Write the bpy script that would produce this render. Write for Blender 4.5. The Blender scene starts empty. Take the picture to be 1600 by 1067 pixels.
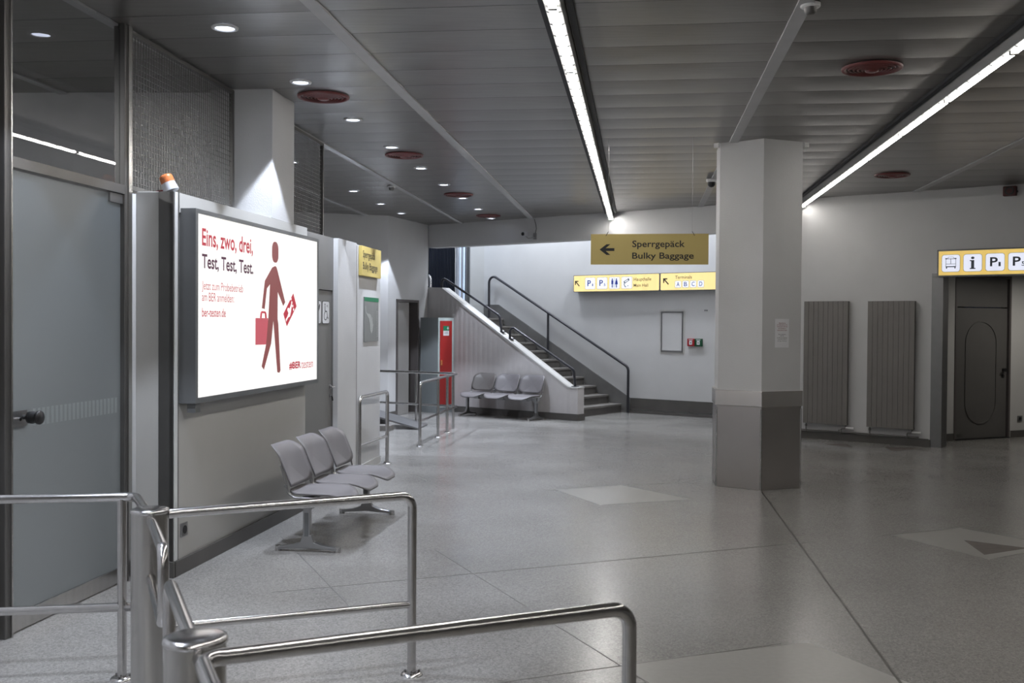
import bpy, bmesh, math, random
from mathutils import Vector, Matrix
random.seed(7)
S = bpy.context.scene
C = S.collection
R = math.radians

# ------------------------------------------------------------------ camera
cam_d = bpy.data.cameras.new('camera'); cam = bpy.data.objects.new('camera', cam_d); C.objects.link(cam)
pt, rl = R(-0.973), R(0.385)
fw = Vector((0, math.cos(pt), math.sin(pt))); u0 = Vector((0, -math.sin(pt), math.cos(pt))); r0 = Vector((1, 0, 0))
rt = r0*math.cos(rl)+u0*math.sin(rl); up = -r0*math.sin(rl)+u0*math.cos(rl)
M = Matrix((rt, up, -fw)).transposed().to_4x4(); M.translation = (0, 0, 1.75)
cam.matrix_world = M
cam_d.sensor_width = 36; cam_d.lens = 1627.4/1600*36
cam_d.clip_start = .05; cam_d.clip_end = 100
cam_d.dof.use_dof = True; cam_d.dof.focus_distance = 10.5; cam_d.dof.aperture_fstop = 6.3
S.camera = cam

# ------------------------------------------------------------------ world, exposure, light levels
w = bpy.data.worlds.new('world'); S.world = w; w.use_nodes = True
w.node_tree.nodes['Background'].inputs[0].default_value = (.6, .7, 1, 1)
w.node_tree.nodes['Background'].inputs[1].default_value = .01
S.view_settings.view_transform = 'Standard'; S.view_settings.look = 'None'
S.view_settings.gamma = 1; S.view_settings.use_curve_mapping = False
S.view_settings.exposure = 0.25
SPOT_W = 200.0         # each recessed downlight
TUBE_E = 44.0          # linear lights
POSTER_E = .78        # poster light box
SIGN_E = .78           # backlit signs
STAIR_W = 88.0        # added ceiling lamps of the stairwell
ZC = 3.729             # ceiling height

# ------------------------------------------------------------------ materials
def mat(name, col, rough=.5, metal=0, var=.06, vscale=4, bump=0, bscale=60, emit=0, spec=.5, stretch=None, ecol=None, coat=0):
    m = bpy.data.materials.new(name); m.use_nodes = True
    nt = m.node_tree; b = nt.nodes['Principled BSDF']
    tc = nt.nodes.new('ShaderNodeTexCoord'); mp = nt.nodes.new('ShaderNodeMapping')
    nt.links.new(tc.outputs['Object'], mp.inputs[0])
    if stretch: mp.inputs['Scale'].default_value = stretch
    n = nt.nodes.new('ShaderNodeTexNoise'); n.inputs['Scale'].default_value = vscale; n.inputs['Detail'].default_value = 6
    nt.links.new(mp.outputs[0], n.inputs['Vector'])
    r = nt.nodes.new('ShaderNodeValToRGB')
    r.color_ramp.elements[0].position = .3; r.color_ramp.elements[1].position = .7
    r.color_ramp.elements[0].color = tuple(max(0, c*(1-var)) for c in col)+(1,)
    r.color_ramp.elements[1].color = tuple(min(1, c*(1+var)) for c in col)+(1,)
    nt.links.new(n.outputs[0], r.inputs[0])
    nt.links.new(r.outputs[0], b.inputs['Base Color'])
    b.inputs['Roughness'].default_value = rough; b.inputs['Metallic'].default_value = metal
    b.inputs['Specular IOR Level'].default_value = spec
    if coat: b.inputs['Coat Weight'].default_value = coat
    if bump:
        n2 = nt.nodes.new('ShaderNodeTexNoise'); n2.inputs['Scale'].default_value = bscale; n2.inputs['Detail'].default_value = 4
        nt.links.new(mp.outputs[0], n2.inputs['Vector'])
        bp = nt.nodes.new('ShaderNodeBump'); bp.inputs['Strength'].default_value = bump; bp.inputs['Distance'].default_value = .01
        nt.links.new(n2.outputs[0], bp.inputs['Height']); nt.links.new(bp.outputs[0], b.inputs['Normal'])
    if emit:
        if ecol: b.inputs['Emission Color'].default_value = ecol+(1,)
        else: nt.links.new(r.outputs[0], b.inputs['Emission Color'])
        b.inputs['Emission Strength'].default_value = emit
    return m

def litfilm(name, col, e, var=.02):
    m = mat(name, tuple(c*.25 for c in col), .45, var=.01)
    nt = m.node_tree; b = nt.nodes['Principled BSDF']; tc = [n for n in nt.nodes if n.type == 'TEX_COORD'][0]
    n = nt.nodes.new('ShaderNodeTexNoise'); n.inputs['Scale'].default_value = 6; n.inputs['Detail'].default_value = 1
    mp = nt.nodes.new('ShaderNodeMapping'); mp.inputs['Scale'].default_value = (1, 1, .05)
    nt.links.new(tc.outputs['Object'], mp.inputs[0]); nt.links.new(mp.outputs[0], n.inputs['Vector'])
    r = nt.nodes.new('ShaderNodeValToRGB'); r.color_ramp.elements[0].position = .35; r.color_ramp.elements[1].position = .65
    r.color_ramp.elements[0].color = tuple(c*(1-var) for c in col)+(1,); r.color_ramp.elements[1].color = tuple(c*(1+var) for c in col)+(1,)
    nt.links.new(n.outputs[0], r.inputs[0]); nt.links.new(r.outputs[0], b.inputs['Emission Color']); b.inputs['Emission Strength'].default_value = e
    return m

def floor_mat():
    m = bpy.data.materials.new('terrazzo'); m.use_nodes = True; nt = m.node_tree; b = nt.nodes['Principled BSDF']
    tc = nt.nodes.new('ShaderNodeTexCoord'); L = nt.links.new
    def noise(sc, det=4):
        n = nt.nodes.new('ShaderNodeTexNoise'); n.inputs['Scale'].default_value = sc; n.inputs['Detail'].default_value = det
        L(tc.outputs['Object'], n.inputs['Vector']); return n
    def ramp(n, p0, c0, p1, c1, out=0):
        r = nt.nodes.new('ShaderNodeValToRGB'); e = r.color_ramp.elements
        e[0].position = p0; e[0].color = c0+(1,); e[1].position = p1; e[1].color = c1+(1,)
        L(n.outputs[out], r.inputs[0]); return r
    base = ramp(noise(.7, 5), .35, (.245, .237, .225), .65, (.285, .277, .265))
    v = nt.nodes.new('ShaderNodeTexVoronoi'); v.inputs['Scale'].default_value = 95
    L(tc.outputs['Object'], v.inputs['Vector'])
    sp = ramp(v, .0, (.70, .70, .70), 1.0, (1.2, 1.2, 1.2), 1)
    sp2 = ramp(noise(160, 2), .36, (.72, .72, .72), .5, (1, 1, 1))
    mx = nt.nodes.new('ShaderNodeMixRGB'); mx.blend_type = 'MULTIPLY'; mx.inputs[0].default_value = 1
    L(base.outputs[0], mx.inputs[1]); L(sp.outputs[0], mx.inputs[2])
    mx2 = nt.nodes.new('ShaderNodeMixRGB'); mx2.blend_type = 'MULTIPLY'; mx2.inputs[0].default_value = 1
    L(mx.outputs[0], mx2.inputs[1]); L(sp2.outputs[0], mx2.inputs[2]); L(mx2.outputs[0], b.inputs['Base Color'])
    # worn polish: scuffs change the gloss only
    rr = ramp(noise(1.1, 3), .3, (.20, .20, .20), .7, (.27, .27, .27)); L(rr.outputs[0], b.inputs['Roughness'])
    b.inputs['Specular IOR Level'].default_value = .6
    return m

def glass_mat(name, tint, frost=0.0, fcol=(.3, .34, .36)):
    m = bpy.data.materials.new(name); m.use_nodes = True; nt = m.node_tree
    for n in list(nt.nodes): nt.nodes.remove(n)
    o = nt.nodes.new('ShaderNodeOutputMaterial'); L = nt.links.new
    tr = nt.nodes.new('ShaderNodeBsdfTransparent'); tr.inputs[0].default_value = tint+(1,)
    gl = nt.nodes.new('ShaderNodeBsdfGlossy'); gl.inputs['Roughness'].default_value = .01 if not frost else .2
    fr = nt.nodes.new('ShaderNodeFresnel'); fr.inputs[0].default_value = 1.5
    base = tr
    if frost:
        pr = nt.nodes.new('ShaderNodeBsdfPrincipled'); pr.inputs['Roughness'].default_value = .45
        nz = nt.nodes.new('ShaderNodeTexNoise'); nz.inputs['Scale'].default_value = 3
        rp = nt.nodes.new('ShaderNodeValToRGB'); rp.color_ramp.elements[0].color = tuple(c*.94 for c in fcol)+(1,); rp.color_ramp.elements[1].color = fcol+(1,)
        L(nz.outputs[0], rp.inputs[0]); L(rp.outputs[0], pr.inputs['Base Color'])
        mx = nt.nodes.new('ShaderNodeMixShader'); mx.inputs[0].default_value = frost
        L(tr.outputs[0], mx.inputs[1])
        g2 = nt.nodes.new('ShaderNodeBsdfTranslucent'); g2.inputs[0].default_value = (.76, .785, .80, 1)
        m3 = nt.nodes.new('ShaderNodeMixShader'); m3.inputs[0].default_value = .62; L(pr.outputs[0], m3.inputs[1]); L(g2.outputs[0], m3.inputs[2])
        L(m3.outputs[0], mx.inputs[2]); base = mx
    geo = nt.nodes.new('ShaderNodeNewGeometry'); inv = nt.nodes.new('ShaderNodeMath'); inv.operation = 'SUBTRACT'; inv.inputs[0].default_value = 1; L(geo.outputs['Backfacing'], inv.inputs[1])
    mul = nt.nodes.new('ShaderNodeMath'); mul.operation = 'MULTIPLY'; L(fr.outputs[0], mul.inputs[0]); L(inv.outputs[0], mul.inputs[1])
    m2 = nt.nodes.new('ShaderNodeMixShader'); L(mul.outputs[0], m2.inputs[0]); L(base.outputs[0], m2.inputs[1]); L(gl.outputs[0], m2.inputs[2])
    L(m2.outputs[0], o.inputs[0]); return m

def board_mat():      # board-marked painted concrete: vertical ribs in the bump
    m = mat('board_concrete', (.50, .48, .48), .75, var=.05, bump=.25, bscale=70)
    nt = m.node_tree; b = nt.nodes['Principled BSDF']; old = [n for n in nt.nodes if n.type == 'BUMP'][0]
    tc = [n for n in nt.nodes if n.type == 'TEX_COORD'][0]
    wv = nt.nodes.new('ShaderNodeTexWave'); wv.inputs['Scale'].default_value = 2.6; wv.inputs['Distortion'].default_value = .6; wv.bands_direction = 'X'
    nt.links.new(tc.outputs['Object'], wv.inputs['Vector'])
    b2 = nt.nodes.new('ShaderNodeBump'); b2.inputs['Strength'].default_value = .35; b2.inputs['Distance'].default_value = .01
    nt.links.new(wv.outputs['Fac'], b2.inputs['Height']); nt.links.new(old.outputs[0], b2.inputs['Normal']); nt.links.new(b2.outputs[0], b.inputs['Normal'])
    return m

m_floor = floor_mat()
m_wall = mat('white_paint', (.52, .52, .525), .7, var=.03, vscale=2, bump=.22, bscale=90)
m_wallR = mat('white_paint_smooth', (.50, .495, .485), .65, var=.04, vscale=1.5, bump=.08, bscale=60)
m_panel = mat('painted_partition', (.44, .435, .42), .55, var=.03, vscale=2, bump=.05)
m_doorgrey = mat('grey_door_laminate', (.17, .166, .162), .5, var=.03)
m_panelgrey = mat('lobby_door_paint', (.26, .25, .24), .55, var=.03)
m_dkdoor = mat('dark_vestibule_door', (.10, .096, .092), .5, var=.04)
m_siren = mat('siren_red', (.07, .012, .012), .45)
m_ceil = mat('anodised_ceiling_panel', (.20, .193, .184), .3, .6, var=.08, vscale=3, stretch=(1, 8, 1))
m_joint = mat('ceiling_joint_cover', (.40, .40, .405), .5, .0)
m_chan = mat('strip_light_channel', (.26, .26, .255), .5)
m_base = mat('grey_skirting', (.085, .08, .075), .5, var=.1)
m_steel = mat('brushed_steel', (.50, .49, .48), .26, 1, var=.08, vscale=30, stretch=(1, 1, .05))
m_rail = mat('polished_steel_tube', (.56, .55, .55), .2, 1, var=.05, vscale=40)
m_clad = mat('steel_cladding', (.54, .515, .50), .30, 1, var=.025, vscale=3)
m_band = mat('polished_band', (.78, .75, .73), .25, 1, var=.03, vscale=6, stretch=(1, 1, .2))
m_jamb = mat('dark_steel_jamb', (.24, .24, .24), .38, 1, var=.05, vscale=6)
m_alu = mat('cast_aluminium', (.36, .36, .365), .33, .95, var=.05)
m_frame = mat('window_frame_steel', (.16, .155, .15), .38, .8, var=.06)
m_seat = mat('grey_seat_plastic', (.165, .156, .163), .42, var=.05, vscale=5)
m_seatB = mat('grey_brown_seat_plastic', (.11, .102, .098), .42, var=.05, vscale=5)
m_black = mat('black_plastic', (.012, .012, .013), .4, var=.1)
m_darkrail = mat('dark_painted_tube', (.035, .035, .042), .35, .3, var=.1)
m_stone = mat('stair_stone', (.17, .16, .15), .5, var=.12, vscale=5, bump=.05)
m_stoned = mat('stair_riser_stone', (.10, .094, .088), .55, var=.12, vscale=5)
m_skirt = mat('stair_skirt_stone', (.13, .128, .125), .45, var=.14, vscale=3)
m_board = board_mat()
m_cope = mat('white_coping', (.47, .465, .455), .6, var=.03)
m_rad = mat('grey_radiator', (.17, .16, .15), .42, .1, var=.04)
m_vent = mat('dark_red_enamel', (.13, .025, .024), .4, var=.08)
m_white = mat('white_enamel', (.6, .6, .6), .4)
m_lock = mat('locker_grey', (.25, .275, .285), .4, var=.04)
m_lockf = mat('locker_frame_pale', (.42, .48, .47), .4)
m_red = mat('red_door_lacquer', (.34, .02, .018), .4, var=.05)
m_green = mat('green_print', (.005, .16, .07), .5)
m_dgreen = mat('dark_green_plastic', (.008, .07, .03), .4)
m_red2 = mat('red_plastic', (.28, .01, .015), .4)
m_paper = mat('white_paper', (.68, .68, .70), .6)
m_ink = mat('black_ink', (.01, .01, .011), .6)
m_redink = mat('red_ink', (.25, .03, .04), .6)
m_yel = mat('yellow_board', (.44, .345, .12), .5, var=.04, vscale=2)
m_yelS = mat('yellow_sign_plate', (.60, .47, .15), .5, var=.04)
m_boxg = mat('grey_sign_box', (.15, .155, .16), .45, .3)
m_brass = mat('brass_hinge', (.5, .36, .12), .4, .6)
m_brown = mat('brown_trim', (.09, .08, .078), .5)
m_orange = mat('orange_lens', (.46, .14, .05), .25, var=.15, vscale=60)
m_gcap = mat('grey_lamp_base', (.45, .46, .5), .45)
m_map = mat('map_print', (.2, .205, .2), .5, var=.05, vscale=8)
m_mapl = mat('map_print_pale', (.36, .37, .36), .5)
m_tread = mat('chequer_plate', (.24, .24, .245), .4, .8, var=.3, vscale=120)
m_inl = mat('pale_floor_slab', (.33, .325, .31), .3, var=.05, vscale=30)
m_inl2 = mat('light_floor_slab', (.29, .285, .27), .3, var=.05, vscale=30)
m_inld = mat('brown_floor_triangle', (.10, .083, .075), .55, var=.2, vscale=12)
m_seam = mat('floor_seam', (.15, .145, .138), .5)
m_strip = mat('floor_joint_metal', (.06, .056, .05), .4)
m_dark = mat('dark_interior', (.012, .013, .018), .6)
m_slat = mat('dark_slat_blind', (.008, .01, .018), .35)
m_back = mat('back_room_wall', (.62, .62, .63), .7)
m_mesh = mat('wire_mesh_steel', (.22, .215, .21), .35, .8)
m_tube = mat('lit_tube', (1, 1, 1), .5, var=0, emit=TUBE_E, ecol=(1, .97, .93))
m_tubeR = mat('lit_tube_right', (1, 1, 1), .5, var=0, emit=TUBE_E*.52, ecol=(1, .96, .90))
m_lamp = mat('lit_downlight', (1, 1, 1), .5, var=0, emit=9, ecol=(.74, .8, 1.0))
m_addlamp = mat('lit_added_lamp', (1, 1, 1), .5, var=0, emit=3, ecol=(.78, .88, 1.0))  # glow of the added lamps in stairwell, vestibule and back room
m_poster = litfilm('lit_poster_film', (1, .985, .955), POSTER_E, .02)
m_pred = litfilm('lit_red_print', (.50, .03, .055), .68)
m_pred2 = litfilm('lit_red_print_light', (.55, .10, .13), .72)
m_pbrown = litfilm('lit_brown_print', (.25, .07, .07), .72)
m_pviolet = litfilm('lit_violet_print', (.08, .015, .05), .6)
m_ppink = litfilm('lit_pink_print', (.52, .10, .12), .68)
m_sy = litfilm('lit_yellow_film', (1.0, .78, .34), SIGN_E, .05)
m_sw = litfilm('lit_white_film', (.88, .92, 1.0), SIGN_E)
m_syR = litfilm('lit_yellow_film_dim', (.88, .62, .17), .66, .08)
m_swR = litfilm('lit_white_film_dim', (.80, .83, .96), .76, .04)
m_blue = litfilm('blue_print', (.02, .045, .33), .5)
m_slate = mat('slate_print', (.06, .08, .11), .5)
m_wind = mat('lit_window_strip', (.5, .62, .85), .3, var=.1, vscale=4, emit=.75)
m_glass = glass_mat('clear_glass', (.86, .87, .88))
m_frost = glass_mat('frosted_glass', (.6, .65, .68), frost=.93, fcol=(.08, .095, .105))
m_clearband = glass_mat('frosted_glass_gap', (.5, .55, .57), frost=.97, fcol=(.40, .43, .42))

# ------------------------------------------------------------------ mesh helpers
class MB:
    def __init__(s): s.v = []; s.f = []; s.sm = []
    def add(s, vs, fs, smooth=False):
        k = len(s.v); s.v += [tuple(p) for p in vs]; s.f += [tuple(i+k for i in f) for f in fs]; s.sm += [smooth]*len(fs); return s
    def box(s, x0, x1, y0, y1, z0, z1):
        vs = [(x, y, z) for x in (x0, x1) for y in (y0, y1) for z in (z0, z1)]
        return s.add(vs, [(0, 1, 3, 2), (4, 6, 7, 5), (0, 4, 5, 1), (2, 3, 7, 6), (0, 2, 6, 4), (1, 5, 7, 3)])
    def prism(s, pts, d):           # planar polygon swept along vector d
        n = len(pts); d = Vector(d); vs = [Vector(p) for p in pts]+[Vector(p)+d for p in pts]
        fs = [tuple(range(n))[::-1], tuple(range(n, 2*n))]+[(i, (i+1) % n, (i+1) % n+n, i+n) for i in range(n)]
        return s.add(vs, fs)
    def xz(s, pts, y0, y1): return s.prism([(x, y0, z) for x, z in pts], (0, y1-y0, 0))
    def xy(s, pts, z0, z1): return s.prism([(x, y, z0) for x, y in pts], (0, 0, z1-z0))
    def tube(s, path, r, n=14, caps=True):
        P = [Vector(p) for p in path]; rings = []; prev = None
        for i, p in enumerate(P):
            if i == 0: t = P[1]-P[0]
            elif i == len(P)-1: t = P[-1]-P[-2]
            else: t = (P[i+1]-p).normalized()+(p-P[i-1]).normalized()
            t.normalize()
            if prev is None:
                a = Vector((0, 0, 1)) if abs(t.z) < .9 else Vector((1, 0, 0)); nx = t.cross(a).normalized()
            else: nx = (prev-t*prev.dot(t)).normalized()
            prev = nx; ny = t.cross(nx)
            k = 1.0
            if 0 < i < len(P)-1:
                c = (P[i+1]-p).normalized().dot(t); k = 1/max(c, .5) if len(P) < 6 else 1
            rings.append([p+(nx*math.cos(2*math.pi*j/n)+ny*math.sin(2*math.pi*j/n))*r*k for j in range(n)])
        vs = [q for rg in rings for q in rg]; fs = []
        for i in range(len(P)-1):
            for j in range(n): fs.append((i*n+j, i*n+(j+1) % n, (i+1)*n+(j+1) % n, (i+1)*n+j))
        s.add(vs, fs, True)
        if caps:
            s.add(rings[0], [tuple(range(n))[::-1]]); s.add(rings[-1], [tuple(range(n))])
        return s
    def lathe(s, prof, c=(0, 0, 0), n=28, mat3=None, smooth=True):   # prof: (r, h) about z
        vs = []; c = Vector(c)
        for r_, h in prof:
            for j in range(n):
                p = Vector((r_*math.cos(2*math.pi*j/n), r_*math.sin(2*math.pi*j/n), h))
                if mat3: p = mat3 @ p
                vs.append(p+c)
        fs = []
        for i in range(len(prof)-1):
            for j in range(n): fs.append((i*n+j, i*n+(j+1) % n, (i+1)*n+(j+1) % n, (i+1)*n+j))
        s.add(vs, fs, smooth)
        return s
    def disc(s, r, c, n=28, mat3=None):
        return s.cyl(r, 0.0005, c, n, mat3)
    def cyl(s, r, h, c=(0, 0, 0), n=24, mat3=None, r2=None):
        r2 = r if r2 is None else r2; c = Vector(c); ra = []; rb = []
        for j in range(n):
            a = 2*math.pi*j/n
            p = Vector((r*math.cos(a), r*math.sin(a), 0)); q = Vector((r2*math.cos(a), r2*math.sin(a), h))
            if mat3: p = mat3 @ p; q = mat3 @ q
            ra.append(p+c); rb.append(q+c)
        s.add(ra+rb, [(j, (j+1) % n, (j+1) % n+n, j+n) for j in range(n)], True)
        s.add(ra, [tuple(range(n))[::-1]]); s.add(rb, [tuple(range(n))]); return s
    def build(s, name, m, parent=None, bevel=0, loc=None, label=None, kind=None):
        me = bpy.data.meshes.new(name); me.from_pydata(s.v, [], s.f)
        me.polygons.foreach_set('use_smooth', s.sm)
        bm = bmesh.new(); bm.from_mesh(me)
        bmesh.ops.recalc_face_normals(bm, faces=bm.faces); bm.to_mesh(me); bm.free()
        me.materials.append(m); o = bpy.data.objects.new(name, me); C.objects.link(o)
        if parent: o.parent = parent
        if loc: o.location = loc
        if bevel:
            b = o.modifiers.new('bevel', 'BEVEL'); b.width = bevel; b.segments = 2; b.limit_method = 'ANGLE'
        if label: o['label'] = label
        if kind: o['kind'] = kind
        return o
YM = Matrix.Rotation(math.pi/2, 3, 'X')      # z axis -> -y (faces the room from a wall)

def fillet(pts, r, n=6):
    P = [Vector(p) for p in pts]; out = [P[0]]
    for i in range(1, len(P)-1):
        a = (P[i-1]-P[i]); b = (P[i+1]-P[i]); la, lb = a.length, b.length; a.normalize(); b.normalize()
        ang = a.angle(b); d = min(r/math.tan(ang/2), la*.49, lb*.49); rr = d*math.tan(ang/2)
        c = P[i]+(a+b).normalized()*(rr/math.sin(ang/2))
        s0 = P[i]+a*d-c; s1 = P[i]+b*d-c; th = s0.angle(s1)
        for k in range(n+1):
            t = k/n; out.append(c+(s0*math.sin((1-t)*th)+s1*math.sin(t*th))/math.sin(th))
    out.append(P[-1]); return out

def rrect(x0, z0, x1, z1, r, n=5):
    out = []
    for cx, cz, a0 in ((x1-r, z1-r, 0), (x0+r, z1-r, 90), (x0+r, z0+r, 180), (x1-r, z0+r, 270)):
        for k in range(n+1):
            a = R(a0+90*k/n); out.append((cx+r*math.cos(a), cz+r*math.sin(a)))
    return out

def tag(o, label, cat, group=None):
    o['label'] = label; o['category'] = cat
    if group: o['group'] = group
    return o
def thing(name, label, cat, loc=(0, 0, 0), ang=0, group=None):
    o = bpy.data.objects.new(name, None); C.objects.link(o); o.empty_display_size = .2
    o.location = loc; o.rotation_euler = (0, 0, R(ang)); return tag(o, label, cat, group)
def struct(name, mb, m, loc=(0, 0, 0), ang=0, parent=None, bevel=0, label=None):
    o = mb.build(name, m, parent, bevel)
    if not parent:
        o.location = loc; o.rotation_euler = (0, 0, R(ang)); o['kind'] = 'structure'
    if label: o['label'] = label
    return o
def copy_tree(o, parent=None):
    c = o.copy(); C.objects.link(c)
    if parent: c.parent = parent
    for ch in [x for x in bpy.data.objects if x.parent == o]: copy_tree(ch, c)
    return c
def text(body, x0, x1, zb, zt, m, parent, y=-.001, name='lettering', bold=0.0, label=None, shear=0):
    """real glyph meshes; fitted so the ink spans x0..x1 and the band zb..zt"""
    cu = bpy.data.curves.new('t', 'FONT'); cu.body = body; cu.size = 1; cu.offset = bold; cu.resolution_u = 3
    o = bpy.data.objects.new('t', cu); C.objects.link(o); bpy.context.view_layer.update()
    me = bpy.data.meshes.new_from_object(o.evaluated_get(bpy.context.evaluated_depsgraph_get()))
    bpy.data.objects.remove(o); bpy.data.curves.remove(cu)
    xs = [v.co.x for v in me.vertices]; ys = [v.co.y for v in me.vertices]
    sx = (x1-x0)/(max(xs)-min(xs)); sz = (zt-zb)/(max(ys)-min(ys)); mx, my = min(xs), min(ys)
    for v in me.vertices: v.co = (x0+(v.co.x-mx)*sx, y, zb+(v.co.y-my)*sz)
    me.name = name; me.materials.clear(); me.materials.append(m)
    ob = bpy.data.objects.new(name, me); C.objects.link(ob); ob.parent = parent
    if label: ob['label'] = label
    return ob
def dirv(a): return Vector((math.cos(R(a)), math.sin(R(a)), 0))
def inw(a, d): return Vector((-math.sin(R(a)), math.cos(R(a)), 0))*d   # local +y (into the wall)

# wall frames: origin on the floor, angle of the wall direction; local -y faces the hall
GA = 83.01                                # main grid direction of the hall
W_O, W_A = Vector((-2.31, 7.098, 0)), 81.94
D_O, D_A = Vector((-2.715, 6.211, 0)), 81.94
C_O, C_A = Vector((0, 19.734, 0)), -37.25
B_O, B_A = C_O+inw(-37.25, 2.2), -37.25
S_O, S_A = Vector((-1.65, 13.03, 0)), 83.0
W2_O, W2_A = Vector((-2.29, 19.2, 0)), 72.0
R_O, R_A = Vector((6.865, 16.023, 0)), 24.0

# ================================================================== STRUCTURE
fl = struct('floor', MB().box(-8, 14, -11, 27, -.1, 0), m_floor)
def seam(p, q, wd, m, z=.0012, name='floor_seam'):
    p = Vector(p+(0,)); q = Vector(q+(0,)); d = (q-p).normalized(); n = Vector((-d.y, d.x, 0))*wd/2
    MB().prism([(v.x, v.y, .0002) for v in (p-n, q-n, q+n, p+n)], (0, 0, z)).build(name, m, fl)
d23 = dirv(23); d113 = dirv(113)
def fline(c, t0, t1):   # line across the hall (direction 23 degrees), offset c along 113
    a = d113*c+d23*t0; b = d113*c+d23*t1; seam((a.x, a.y), (b.x, b.y), .007, m_seam)
def eline(c, t0, t1):
    a = d23*c+d113*t0; b = d23*c+d113*t1; seam((a.x, a.y), (b.x, b.y), .007, m_seam)
fline(4.67, .6, 3.6); fline(6.79, 1.2, 5.55); fline(9.90, 2.1, 3.2); fline(9.90, 4.6, 6.3); fline(13.0, 3, 6.5); fline(6.79, 6.2, 7.5)
eline(2.60, 3.5, 7.6); eline(1.59, 6.2, 8.6); eline(3.65, 11, 13)
seam((2.645, 10.98), (1.39, .8), .016, m_strip, name='expansion_joint')
def inlay(pts, m, name, z=.0014): MB().xy(pts, .0002, z).build(name, m, fl)
inlay([(.471, 10.983), (1.196, 11.32), (1.811, 10.434), (.867, 10.065)], m_inl, 'pale_floor_slab')
inlay([(3.188, 8.705), (3.907, 9.03), (4.40, 8.30), (3.602, 7.815)], m_inl2, 'light_floor_slab')
inlay([(3.717, 8.515), (3.638, 7.969), (4.10, 8.22)], m_inld, 'floor_triangle', .002)
inlay([(4.592, 15.379), (4.986, 15.484), (4.915, 14.921)], m_inld, 'floor_triangle', .002)
inlay([(5.422, 15.105), (5.338, 14.569), (5.861, 14.897)], m_inld, 'floor_triangle', .002)
inlay([(.56, 5.33), (1.65, 5.73), (2.0, 5.0), (.9, 4.5)], m_inl2, 'light_floor_slab', .001)

# ceiling: long metal panels running across, slightly bowed, in one mesh
ce = MB(); da = dirv(GA); db = Vector((da.y, -da.x, 0))     # db: to the right
def st(s, t, z): p = da*s+db*t; return Vector((p.x, p.y, z))
k = -36
while k < 40:
    s0 = 6.98+.522*k; prof = []
    N = 8
    for i in range(N+1):
        f = i/N; prof.append((s0+.522*f*.988, ZC-.005*(1-(2*f-1)**2)))
    prof.append((s0+.522*.99, ZC+.006)); prof.append((s0+.522, ZC+.006))
    vs = [st(s_, t_, z_) for s_, z_ in prof for t_ in (-11, 15)]
    ce.add(vs, [(2*i, 2*i+1, 2*i+3, 2*i+2) for i in range(len(prof)-1)])
    k += 1
me = bpy.data.meshes.new('ceiling'); me.from_pydata(ce.v, [], ce.f); bm = bmesh.new(); bm.from_mesh(me)
nC = inw(C_A, 1)
bmesh.ops.bisect_plane(bm, geom=bm.verts[:]+bm.edges[:]+bm.faces[:], plane_co=C_O, plane_no=nC, clear_outer=True)
bm.to_mesh(me); bm.free(); me.materials.append(m_ceil)
ceil = bpy.data.objects.new('ceiling', me); C.objects.link(ceil); ceil['kind'] = 'structure'
cA = C_O+dirv(C_A)*-9; cB = C_O+dirv(C_A)*15
struct('trim_9', MB().xy([(-8, -11), (14, -11), (14, cB.y), (cB.x, cB.y), (cA.x, cA.y), (-8, cA.y)], 4.0, 4.1), m_dark)  # soffit above the panels
def jcover(t, s0, s1, wd=.092, name='joint_cover'):
    MB().prism([st(s0, t-wd/2, ZC-.018), st(s1, t-wd/2, ZC-.018), st(s1, t+wd/2, ZC-.018), st(s0, t+wd/2, ZC-.018)], (0, 0, .03)).build(name, m_joint, ceil)
def s_at_C(t):   # s where the wall line of the far wall is met
    # (da*s+db*t - C_O).nC = 0
    return (C_O-db*t).dot(nC)/da.dot(nC)
jcover(-2.03, -10, s_at_C(-2.03)); jcover(.985, -10, s_at_C(.985)); jcover(3.99, -5, s_at_C(3.99)); jcover(7.0, -5, s_at_C(7.0))
jcover(-3.49, -5, 20.4, .07); jcover(-4.98, -5, 19.2, .07)

# left: glazed front, partition and the toilet block
x0 = W_O
pw = struct('wall_left', MB().box(-.007, 2.683, 0, .27, 0, 2.634), m_panel, W_O, W_A, bevel=.004)
MB().box(-.012, .07, -.006, .02, 0, 2.634).box(-.012, .0, -.004, .10, 0, 2.634).build('corner_post', m_frame, pw)
MB().box(.0, .045, -.012, -.004, .11, 2.634).build('corner_bead', m_white, pw)
MB().box(.07, 2.683, -.012, .0, 2.5, 2.634).build('top_band', m_panel, pw)
bsk = struct('baseboard_left', MB().box(.0, 2.683, -.022, -.001, 0, .105).box(-.03, -.012, -.02, .26, 0, .11), m_base, W_O, W_A)
# toilet block front
wf = struct('wall_left_toilets', MB().box(2.684, 3.672, .05, .14, 2.08, 2.62).box(2.684, 2.715, .05, .14, 0, 2.08).box(3.655, 3.672, .05, .14, 0, 2.08), m_doorgrey, W_O, W_A)
dr = MB().box(2.718, 3.652, .062, .10, .01, 2.072)
d1 = struct('door_2', dr, m_doorgrey, W_O, W_A, bevel=.003)
hb = MB().box(3.565, 3.60, .045, .062, .95, 1.12)
MB().cyl(.024, .012, (3.60, .062, 1.095), mat3=YM).cyl(.009, .05, (3.60, .062, 1.095), mat3=YM).tube(fillet([(3.60, .012, 1.095), (3.49, .012, 1.095)], .01), .0095).cyl(.02, .01, (3.60, .062, 1.0), mat3=YM).build('door_handle', m_rail, d1)
kt = MB().tube([(3.60, .045, 1.0), (3.60, .035, .99), (3.60, .03, .95)], .008).build('hanging_key', m_ink, d1)
struct('wall_left_pier', MB().box(3.672, 4.334, 0, .30, 0, 2.62), m_wall, W_O, W_A)
struct('trim_1', MB().box(4.335, 4.395, .012, .06, 0, 2.60), m_brown, W_O, W_A)
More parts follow.
